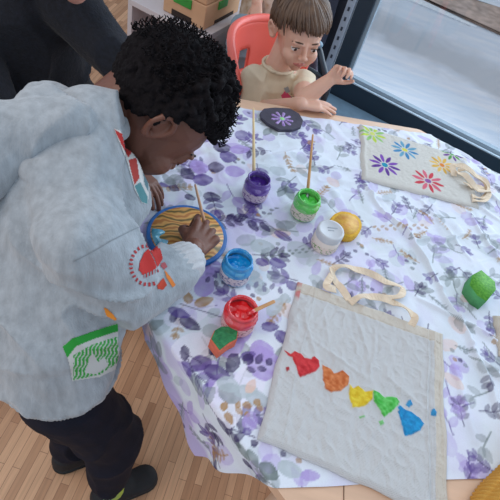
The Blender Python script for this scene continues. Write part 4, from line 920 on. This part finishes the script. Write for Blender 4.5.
add_hull(bm, [(Vector((-.085, 1.315, .672)), (.084, .055, .024), B2), (Vector((-.082, 1.32, .59)), (.088, .074, .07), B2)]); add_hull(bm, [(Vector((-.082, 1.32, .59)), (.088, .074, .07), B2), (Vector((-.088, 1.345, .42)), (.100, .085, .05), B2)])
add_chain(bm, [(s2r, .039), (s2r.lerp(e2r, .72), .042)]); add_chain(bm, [(s2l, .036), (s2l.lerp(e2l, .50), .034)]); add_hull(bm, [(Vector((-.09, 1.31, .685)), (.06, .045, .02), B2), (n2+Vector((0, 0, -.004)), (.044, .044, .010), B2)])
me_ = remesh(bm, .004, 5); displace(me_, wrinkle(.006, 11, 6)); ts = link('t_shirt', me_, tee, k2)
bm = bmesh.new()
for q in range(24):
    a = 2*math.pi*q/24; b_ = 2*math.pi*(q+1)/24; add_hull(bm, [(n2+Vector((.045*math.cos(a), .045*math.sin(a), -.001)), .0045), (n2+Vector((.045*math.cos(b_), .045*math.sin(b_), -.001)), .0045)], 5)
obj('collar', bm, tee, ts)
def tee_print(X, Y):
    pk = inpoly(X, Y, [(281, 95), (285, 90), (292, 97), (293, 104), (282, 104)]); bk = (np.hypot(X-295, Y-95) < 4.5) & (np.sin(X*2+Y*2.5) > -.1); gr = inpoly(X, Y, [(283, 88), (288, 86), (291, 92), (286, 93)]); pu = inpoly(X, Y, [(293, 98), (301, 92), (302, 99), (295, 104)]) & (np.sin(X*1.8) > -.3)
    mk = pk | bk | gr | pu; C = const((214, 80, 120), X); C[bk] = lin((60, 56, 66)); C[gr] = lin((150, 156, 160)); C[pu] = lin((120, 90, 130)); return mk, C
decal('shirt_print', ts, 280, 84, 304, 106, tee_print, print_m, ts, step=.6)
bm = bmesh.new()
for sx in (-1, 1):
    hp = Vector((-.09, 1.36, .38))+B2@Vector((sx*.05, 0, 0)); kp = hp+B2@Vector((sx*.02, .20, .02)); add_chain(bm, [(hp, .072), (kp, .055), (kp+Vector((0, 0, -.31)), .042)])
link('trousers', remesh(bm, .006, 3), mat('grey trousers', (90, 94, 104), .85, .1, 40, .3), k2)
# coral chair
coral = mat('coral red plastic', (240, 112, 100), .35, .06, 6)
ch = empty('chair', (-.085, 1.37, 0), 'coral red plastic child\'s chair with a curved wrap-around back, under the boy in beige', 'chair')
cc0 = Vector((-.085, 1.375, 0)); a_mid = math.radians(150)
bm = bmesh.new(); NA, NZ = 60, 16; gO, gI = [], []
for ia in range(NA+1):
    a = a_mid+math.radians(-86+172*ia/NA); ta = abs(ia/NA*2-1); top = .735-.10*ta**4; bot = .50; ro, ri = [], []
    for iz in range(NZ+1):
        z = bot+(top-bot)*iz/NZ; rr = .150+.014*(z-bot)/.22; th = .006 if iz < NZ-1 else .009
        ro.append(bm.verts.new(cc0+Vector((math.cos(a)*(rr+th), math.sin(a)*(rr+th), z)))); ri.append(bm.verts.new(cc0+Vector((math.cos(a)*(rr-th), math.sin(a)*(rr-th), z))))
    gO.append(ro); gI.append(ri)
def hole(ia, iz): return 5 <= iz <= 9 and (ia % 20) in (7, 8, 9, 10, 11, 12)
for ia in range(NA):
    for iz in range(NZ):
        if hole(ia, iz): continue
        bm.faces.new([gO[ia][iz], gO[ia+1][iz], gO[ia+1][iz+1], gO[ia][iz+1]]); bm.faces.new([gI[ia][iz], gI[ia][iz+1], gI[ia+1][iz+1], gI[ia+1][iz]])
        for (da, dz, k1, k2_) in ((-1, 0, (0, 0), (0, 1)), (1, 0, (1, 1), (1, 0)), (0, -1, (1, 0), (0, 0)), (0, 1, (0, 1), (1, 1))):
            a2, z2 = ia+da, iz+dz
            if not (0 <= a2 < NA and 0 <= z2 < NZ) or hole(a2, z2):
                p, q = k1, k2_; bm.faces.new([gO[ia+p[0]][iz+p[1]], gI[ia+p[0]][iz+p[1]], gI[ia+q[0]][iz+q[1]], gO[ia+q[0]][iz+q[1]]])
bmesh.ops.recalc_face_normals(bm, faces=bm.faces[:]); obj('backrest', bm, coral, ch)
bm = bmesh.new(); add_tube(bm, [cc0+Vector((math.cos(a)*.165, math.sin(a)*.165, .735-.10*abs(t)**4)) for t in [i/20-1 for i in range(41)] for a in [a_mid+math.radians(86*t)]], .0125, 12); obj('back_rim', bm, coral, ch)
bm = bmesh.new(); add_lathe(bm, [(0, .315), (.15, .315), (.16, .322), (.158, .332), (0, .328)], cc0, 40); obj('seat', bm, coral, ch)
for q in range(4):
    a = a_mid+math.pi/4+q*math.pi/2; bm = bmesh.new(); add_tube(bm, [cc0+Vector((math.cos(a)*.17, math.sin(a)*.17, 0)), cc0+Vector((math.cos(a)*.12, math.sin(a)*.12, .318))], .012, 12); obj('leg', bm, coral, ch)
for q in (-1, 0, 1):
    a = a_mid+q*.9; bm = bmesh.new(); add_tube(bm, [cc0+Vector((math.cos(a)*.14, math.sin(a)*.14, .32)), cc0+Vector((math.cos(a)*.150, math.sin(a)*.150, .52))], .011, 10); obj('back_support', bm, coral, ch)
# ---------------- adult in black
adult = empty('person', (-.60, .98, 0), 'person in a fuzzy black sweater at the upper left, arm reaching behind curly hair', 'person')
skin3 = mat('light skin', (206, 150, 132), .5, .05, 25, .1, 300, sss=.08)
sh_l, sh_r = at(64, -2, .90), at(-60, -22, .89); AC = (sh_l+sh_r)/2; afw = Vector((.72, -.69, 0)).normalized(); AM = frame(afw, (0, 0, 1))
el_l, wr_l = at(120, 63, .81), at(172, 78, .735); el_r, wr_r = at(0, 120, .70), at(50, 150, .60)
hipA = Vector((-.66, 1.0, .45)); AH = at(67, -79, 1.06); AHM = frame((.6, -.7, -.35), (0, 0, 1))
bm = bmesh.new(); head_prims(bm, AH, AHM, 1.12); nk = AC+Vector((0.02, 0, .06))
add_hull(bm, [(AH+AHM@Vector((0, -.03, -.06)), .055), (nk, .055)]); add_hull(bm, [(nk, .05), (AC+Vector((0, 0, -.02)), (.11, .05, .03), AM), (hipA, (.13, .09, .08), AM)])
add_chain(bm, [(sh_l, .045), (el_l, .034), (wr_l, .024)]); add_chain(bm, [(sh_r, .045), (el_r, .034), (wr_r, .024)])
hand_prims(bm, wr_l, Vector((1, -.05, -.08)), (0, 0, 1), .165, 1, [(.2, .3, .2)]*4, .08)
hand_prims(bm, wr_r, Vector((.8, .1, -.3)), (0, 0, 1), .165, -1, [(.3, .4, .2)]*4, .08)
for sx in (-1, 1):
    hp = hipA+AM@Vector((sx*.09, .0, -.02)); kp = hp+AM@Vector((sx*.12, .36, 0)); 
    kp.z = .47; add_chain(bm, [(hp, .08), (kp, .055), (Vector((kp.x, kp.y, .09)), .036)]); add_hull(bm, [(Vector((kp.x, kp.y, .05)), .03), (Vector((kp.x, kp.y, .03))+afw*.14, .022)])
link('body', remesh(bm, .004, 3), skin3, adult)
head_extras(adult, AH, AHM, 1.12, mat('rose lips', (180, 100, 100), .4), bpy.data.materials['brown iris'], bpy.data.materials['brown brow'])
bm = bmesh.new()
for i in range(300):
    z = 1-2*(i+.5)/300; a = i*2.39996; d = Vector((math.cos(a)*math.sqrt(1-z*z), math.sin(a)*math.sqrt(1-z*z), z))
    if d.z > (-.6 if d.y < -.1 else (.0 if d.y < .3 else .4)): p = AH+AHM@(Vector((d.x*.086, -.012+d.y*.102, .034+d.z*.09))*1.12); add_hull(bm, [(p, .016)], 4)
hh = remesh(bm, .006, 2); displace(hh, lambda c: .004*noise.noise(c*60)); link('hair', hh, mat('dark brown hair', (50, 38, 34), .6, .3, 80, .6, 200), adult)
fuzz = mat('fuzzy black wool', (20, 24, 34), .95, .35, 120, .8, 220, sheen=.06)
bm = bmesh.new()
add_hull(bm, [(AC+Vector((0, 0, -.01)), (.165, .085, .05), AM), (AC.lerp(hipA, .5), (.155, .12, .08), AM)]); add_hull(bm, [(AC.lerp(hipA, .5), (.155, .12, .08), AM), (hipA+Vector((0, 0, .02)), (.17, .14, .07), AM)])
add_chain(bm, [(sh_l, .066), (el_l, .050), (el_l.lerp(wr_l, .9), .040)]); add_chain(bm, [(sh_r, .066), (el_r, .052), (el_r.lerp(wr_r, .9), .04)])
add_hull(bm, [(AC+Vector((0, 0, .02)), (.10, .06, .03), AM), (nk+Vector((0, 0, -.015)), (.072, .072, .03), AM)])
me_ = remesh(bm, .005, 5); displace(me_, lambda c, f=wrinkle(.010, 7, 9): f(c)+.0012*noise.noise(c*220)); sw_ = link('sweater', me_, fuzz, adult)
bv = [(v.co.copy(), v.normal.copy()) for v in me_.vertices]; bm = bmesh.new(); r4 = random.Random(2)
off_ = Vector(adult.location)
for i in range(2600):
    c, n_ = r4.choice(bv); p = c+off_; t_ = (n_+Vector((r4.uniform(-1, 1), r4.uniform(-1, 1), r4.uniform(-1, 1)))*.9).normalized(); L_ = r4.uniform(.003, .007); s_ = t_.orthogonal().normalized()*.0003
    v = [bm.verts.new(p-s_), bm.verts.new(p+s_), bm.verts.new(p+t_*L_)]; bm.faces.new(v)
fz2 = obj('wool_fuzz', bm, fuzz, sw_); fz2['kind'] = 'stuff'
bm = bmesh.new()
for sx in (-1, 1):
    hp = hipA+AM@Vector((sx*.09, .0, -.02)); kp = hp+AM@Vector((sx*.12, .36, 0)); kp.z = .47; add_chain(bm, [(hp, .095), (kp, .07), (Vector((kp.x, kp.y, .10)), .055)])
link('trousers', remesh(bm, .008, 4), mat('black trousers', (26, 28, 36), .85, .2, 40, .3), adult)
for sx in (-1, 1):
    kp = hipA+AM@Vector((sx*.21, .36, 0)); bm = bmesh.new(); add_hull(bm, [(Vector((kp.x, kp.y, .04)), (.045, .045, .04), AM), (Vector((kp.x, kp.y, .028))+afw*.15, (.045, .05, .028), AM)]); obj('shoe', bm, shoe_m, adult)
st = empty('stool', (hipA.x, hipA.y, 0), 'low wooden stool beneath the person in the black sweater', 'stool')
bm = bmesh.new(); add_lathe(bm, [(0, .30), (.16, .30), (.17, .31), (.165, .335), (0, .335)], (hipA.x, hipA.y, 0), 32); obj('seat', bm, wood_m, st)
for q in range(4):
    a = q*math.pi/2+.4; bm = bmesh.new(); add_tube(bm, [(hipA.x+.16*math.cos(a), hipA.y+.16*math.sin(a), 0), (hipA.x+.11*math.cos(a), hipA.y+.11*math.sin(a), .302)], .015, 12); obj('leg', bm, wood_m, st)
# ---------------- third child behind
p3 = empty('person', (-.25, 1.85, 0), 'person in a patterned white top and grey-blue trousers, mostly hidden behind the coral chair', 'person')
bm = bmesh.new(); T3 = atd(268, 12, 1.95); F3 = frame((-.3, -.9, 0), (0, 0, 1)); Hd = T3+Vector((.0, .0, .215)); head_prims(bm, Hd, frame((-.2, -.9, -.3), (0, 0, 1)), .93)
hip3 = Vector((T3.x, T3.y+.06, .38)); add_hull(bm, [(Hd+Vector((0, .02, -.05)), .04), (T3+Vector((0, 0, .1)), .038)]); add_hull(bm, [(T3+Vector((0, 0, .08)), (.09, .05, .03), F3), (hip3, (.085, .06, .05), F3)])
elb3, han3 = atd(262, -22, 1.93), atd(257, 2, 1.86); add_chain(bm, [(T3+Vector((-.09, 0, .07)), .03), (elb3, .027), (han3, .019)]); hand_prims(bm, han3, atd(256, 14, 1.84)-han3, (-.3, -.8, .3), .11, 1, [(.3, .4, .3)]*4, .06)
add_chain(bm, [(T3+Vector((.10, 0, .07)), .03), (T3+Vector((.13, -.03, -.08)), .027), (T3+Vector((.08, -.14, -.1)), .019)])
kn3 = atd(243, 30, 1.84); kn3b = kn3+Vector((.17, .02, -.02))
for hx, kk in ((-.05, kn3), (.05, kn3b)): add_chain(bm, [(hip3+Vector((hx, 0, 0)), .05), (kk, .038), (Vector((kk.x, kk.y+.02, .06)), .026)]); add_hull(bm, [(Vector((kk.x, kk.y+.02, .04)), .024), (Vector((kk.x-.02, kk.y-.07, .03)), .02)])
link('body', remesh(bm, .004, 3), skin2, p3)
bm = bmesh.new()
for i in range(200):
    z = 1-2*(i+.5)/200; a = i*2.39996; d = Vector((math.cos(a)*math.sqrt(1-z*z), math.sin(a)*math.sqrt(1-z*z), z)); fm = frame((-.2, -.9, -.3), (0, 0, 1))
    if d.z > (-.5 if d.y < -.1 else (.0 if d.y < .3 else .4)): add_hull(bm, [(Hd+fm@(Vector((d.x*.078, -.01+d.y*.093, .03+d.z*.08))*.93), .012)], 4)
link('hair', remesh(bm, .006, 2), hairb, p3); head_extras(p3, Hd, frame((-.2, -.9, -.3), (0, 0, 1)), .93, bpy.data.materials['pink lips'], bpy.data.materials['brown iris'], bpy.data.materials['brown brow'])
bm = bmesh.new(); add_hull(bm, [(T3+Vector((0, 0, .075)), (.11, .065, .03), F3), (T3+Vector((0, .0, -.12)), (.105, .085, .06), F3)]); add_hull(bm, [(T3+Vector((-.09, 0, .07)), .042), (elb3.lerp(T3+Vector((-.09, 0, .07)), .35), .04)]); add_hull(bm, [(T3+Vector((.10, 0, .07)), .042), (T3+Vector((.13, -.03, -.05)), .04)])
link('patterned_top', remesh(bm, .005, 4), mat('white top with small brown figures', (222, 214, 204), .85, 0, 38, .2, 200, alt=(176, 150, 122)), p3)
bm = bmesh.new()
for hx, kk in ((-.05, kn3), (.05, kn3b)): add_chain(bm, [(hip3+Vector((hx, 0, 0)), .068), (kk, .05), (Vector((kk.x, kk.y+.02, .10)), .042)])
me_ = remesh(bm, .006, 4); displace(me_, wrinkle(.006, 9, 3)); link('trousers', me_, mat('grey blue trousers', (122, 140, 152), .85, .08, 40, .3), p3)
o = empty('stool', (hip3.x, hip3.y, 0), 'small pale stool under the partly hidden child behind the coral chair', 'stool')
bm = bmesh.new(); add_lathe(bm, [(0, .29), (.13, .29), (.14, .30), (.135, .315), (0, .315)], (hip3.x, hip3.y, 0), 32); obj('seat', bm, wood_m, o)
for q in range(4):
    a = q*math.pi/2+.4; bm = bmesh.new(); add_tube(bm, [(hip3.x+.13*math.cos(a), hip3.y+.13*math.sin(a), 0), (hip3.x+.09*math.cos(a), hip3.y+.09*math.sin(a), .292)], .013, 12); obj('leg', bm, wood_m, o)
# ---------------- dark tubular seat behind the boy's raised arm
bt = mat('black tube', (36, 48, 60), .3, .1); sf = mat('dark patterned fabric', (48, 46, 60), .8, 0, 26, .3, 200, alt=(120, 112, 132))
o = empty('chair', atd(322, 100, 1.9)*1, 'dark tubular folding seat with grey patterned fabric, behind the boy\'s raised forearm', 'chair'); o.location.z = 0
g1 = [atd(300, 38, 1.88), atd(310, 40, 1.88), atd(318, 48, 1.87), atd(322, 62, 1.85), atd(326, 80, 1.83), atd(324, 98, 1.83)]; g1.append(Vector((g1[-1].x-.01, g1[-1].y, .01)))
bm = bmesh.new(); add_tube(bm, spline(g1, 6), .012, 12); obj('frame_tube', bm, bt, o)
g2 = [p+Vector((-.24, .10, .01)) for p in g1]; g2[-1].z = .01; bm = bmesh.new(); add_tube(bm, spline(g2, 6), .012, 12); obj('frame_tube', bm, bt, o)
bm = bmesh.new(); add_tube(bm, [g1[4], g2[4]], .009, 10); obj('crossbar', bm, bt, o)
bm = bmesh.new(); add_hull(bm, [(atd(317, 44, 1.85), (.022, .016, .014))]); obj('hinge_joint', bm, mat('steel blue joint', (110, 140, 160), .3), o)
bm = bmesh.new(); add_hull(bm, [(g1[2]+Vector((-.03, .03, 0)), .012), (g2[2]+Vector((.03, 0, 0)), .012), (g1[5]+Vector((-.03, .05, 0)), .014), (g2[5]+Vector((.03, .03, 0)), .014)]); me_ = remesh(bm, .005, 2); displace(me_, wrinkle(.010, 14, 8)); link('seat_fabric', me_, sf, o)
# dark coat hanging beside the rail
o = empty('coat', wp(-.24, -.06, .0), 'dark navy coat hanging at the wall between the rail and the boy\'s head', 'coat'); bm = bmesh.new()
add_hull(bm, [(wp(-.24, -.07, 1.05), (.05, .04, .03)), (wp(-.24, -.08, .25), (.10, .05, .05))]); me_ = remesh(bm, .008, 2); displace(me_, wrinkle(.03, 7, 12, (1, 1, .3))); link('coat_body', me_, mat('navy coat cloth', (44, 46, 62), .85, .2, 20, .3), o)
bm = bmesh.new(); add_tube(bm, [wp(-.24, .0, 1.12), wp(-.24, -.07, 1.12), wp(-.24, -.07, 1.06)], .006, 8); obj('hook', bm, gasket, o)
# ------------------------------------------------------------------ white shelf unit and cardboard boxes
white = mat('white laminate', (206, 200, 204), .45, .03, 10); SZ = .55
q0, q1 = at(128, -2, SZ), at(205, 38, SZ); su = (q1-q0).normalized(); sn = Vector((-su.y, su.x, 0)); SL = (q1-q0).length; sa_ = math.atan2(su.y, su.x); dp = .40
sh = empty('shelf_unit', q0+su*SL/2+sn*dp/2-Vector((0, 0, SZ)), 'low white open shelf unit standing behind the boy\'s curly head', 'shelf')
def sbox(bm, u0, u1, v0, v1, z0, z1, bev=0): c = q0+su*(u0+u1)/2+sn*(v0+v1)/2; add_box(bm, (c.x, c.y, (z0+z1)/2), (u1-u0, v1-v0, z1-z0), sa_, bev)
for nm, a in (('top_panel', (0, SL, 0, dp, SZ-.02, SZ)), ('side_panel', (0, .02, 0, dp, 0, SZ-.0205)), ('side_panel', (SL-.02, SL, 0, dp, 0, SZ-.0205)), ('middle_shelf', (.0205, SL-.0205, .01, dp-.012, .26, .276)), ('bottom_shelf', (.0205, SL-.0205, .01, dp-.012, .04, .056)), ('back_panel', (.0205, SL-.0205, dp-.01, dp, .02, SZ-.0205))):
    bm = bmesh.new(); sbox(bm, *a, .0015); obj(nm, bm, white, sh, False)
card = mat('kraft cardboard', (206, 164, 128), .8, .07, 12, .2, 200); grn = mat('green plastic handle', (50, 150, 60), .4); dk = mat('dark gap', (50, 38, 32), .9)
b0 = at(161, 11, SZ); b1 = at(203, 31, SZ); b2 = at(237, 20, SZ); bu0 = (b0-q0).dot(su); bu1 = (b1-q0).dot(su); bv0 = max(.01, (b1-q0).dot(sn)); bv1 = bv0+.24
for zi, (z0, z1, lb) in enumerate(((SZ+.001, SZ+.085, 'lower cardboard storage box with green corner clips on the white shelf unit'), (SZ+.087, SZ+.21, 'upper cardboard storage box with a green handle, stacked on the other box'))):
    c = q0+su*(bu0+bu1)/2+sn*(bv0+bv1)/2; o = empty('storage_box', (c.x, c.y, z0), lb, 'box', 'cardboard boxes on the shelf unit')
    bm = bmesh.new(); i_ = .003*zi; sbox(bm, bu0+i_, bu1-i_, bv0+i_, bv1-i_, z0, z1, .003); obj('box_body', bm, card, o, False)
    m_ = (bu0+bu1)/2
    if zi == 0:
        bm = bmesh.new(); sbox(bm, m_-.05, m_+.035, bv0-.0015, bv0+.002, z0+.0, z0+.022); obj('hand_hole', bm, dk, o, False)
        bm = bmesh.new(); sbox(bm, bu1-.002, bu1+.002, bv0+.07, bv0+.20, z0+.004, z0+.016); obj('hand_hole', bm, dk, o, False)
        bm = bmesh.new(); sbox(bm, bu1-.001, bu1+.005, bv0+.08, bv0+.14, z0+.052, z0+.080, .002); obj('handle', bm, grn, o, False)
        bm = bmesh.new(); sbox(bm, m_-.045, m_+.03, bv0-.005, bv0+.001, z0+.050, z0+.082, .002); obj('handle', bm, grn, o, False)
    else:
        bm = bmesh.new(); sbox(bm, m_-.04, m_+.03, bv0-.003, bv0+.004, z0+.002, z0+.026, .001); obj('handle_slot', bm, dk, o, False)
bm = bmesh.new(); c = atd(262, -8, 2.5); add_box(bm, (c.x+.02, c.y-.06, .225), (.36, .34, .45), WD, .004); ob = obj('low_cabinet', bm, white, smooth=False); tag(ob, 'white low cabinet in the far background, right of the cardboard boxes', 'cabinet')

#@@LIGHT
w = bpy.data.worlds.new('sky'); S.world = w; w.use_nodes = True; bg = w.node_tree.nodes['Background']
bg.inputs['Color'].default_value = (.74, .86, 1, 1); bg.inputs['Strength'].default_value = .68
def area(name, loc, to, sx, sy, e, c):
    l = bpy.data.lights.new(name, 'AREA'); l.shape = 'RECTANGLE'; l.size = sx; l.size_y = sy; l.energy = e; l.color = c
    o = bpy.data.objects.new(name, l); COL.objects.link(o); o.location = loc
    o.rotation_euler = (Vector(to)-Vector(loc)).to_track_quat('-Z', 'Y').to_euler(); return o
area('daylight_through_window', wp(1.2, -.1, 1.5), (.1, .6, .6), 2.4, 1.8, 38, (.74, .87, 1))
area('ceiling_light', (-1.2, -.2, 2.3), (-.2, .6, .6), 1.2, .6, 13, (1, .80, .66))
vs_ = S.view_settings; vs_.view_transform = 'Standard'; vs_.look = 'None'; vs_.gamma = 1; vs_.exposure = .16; vs_.use_curve_mapping = False
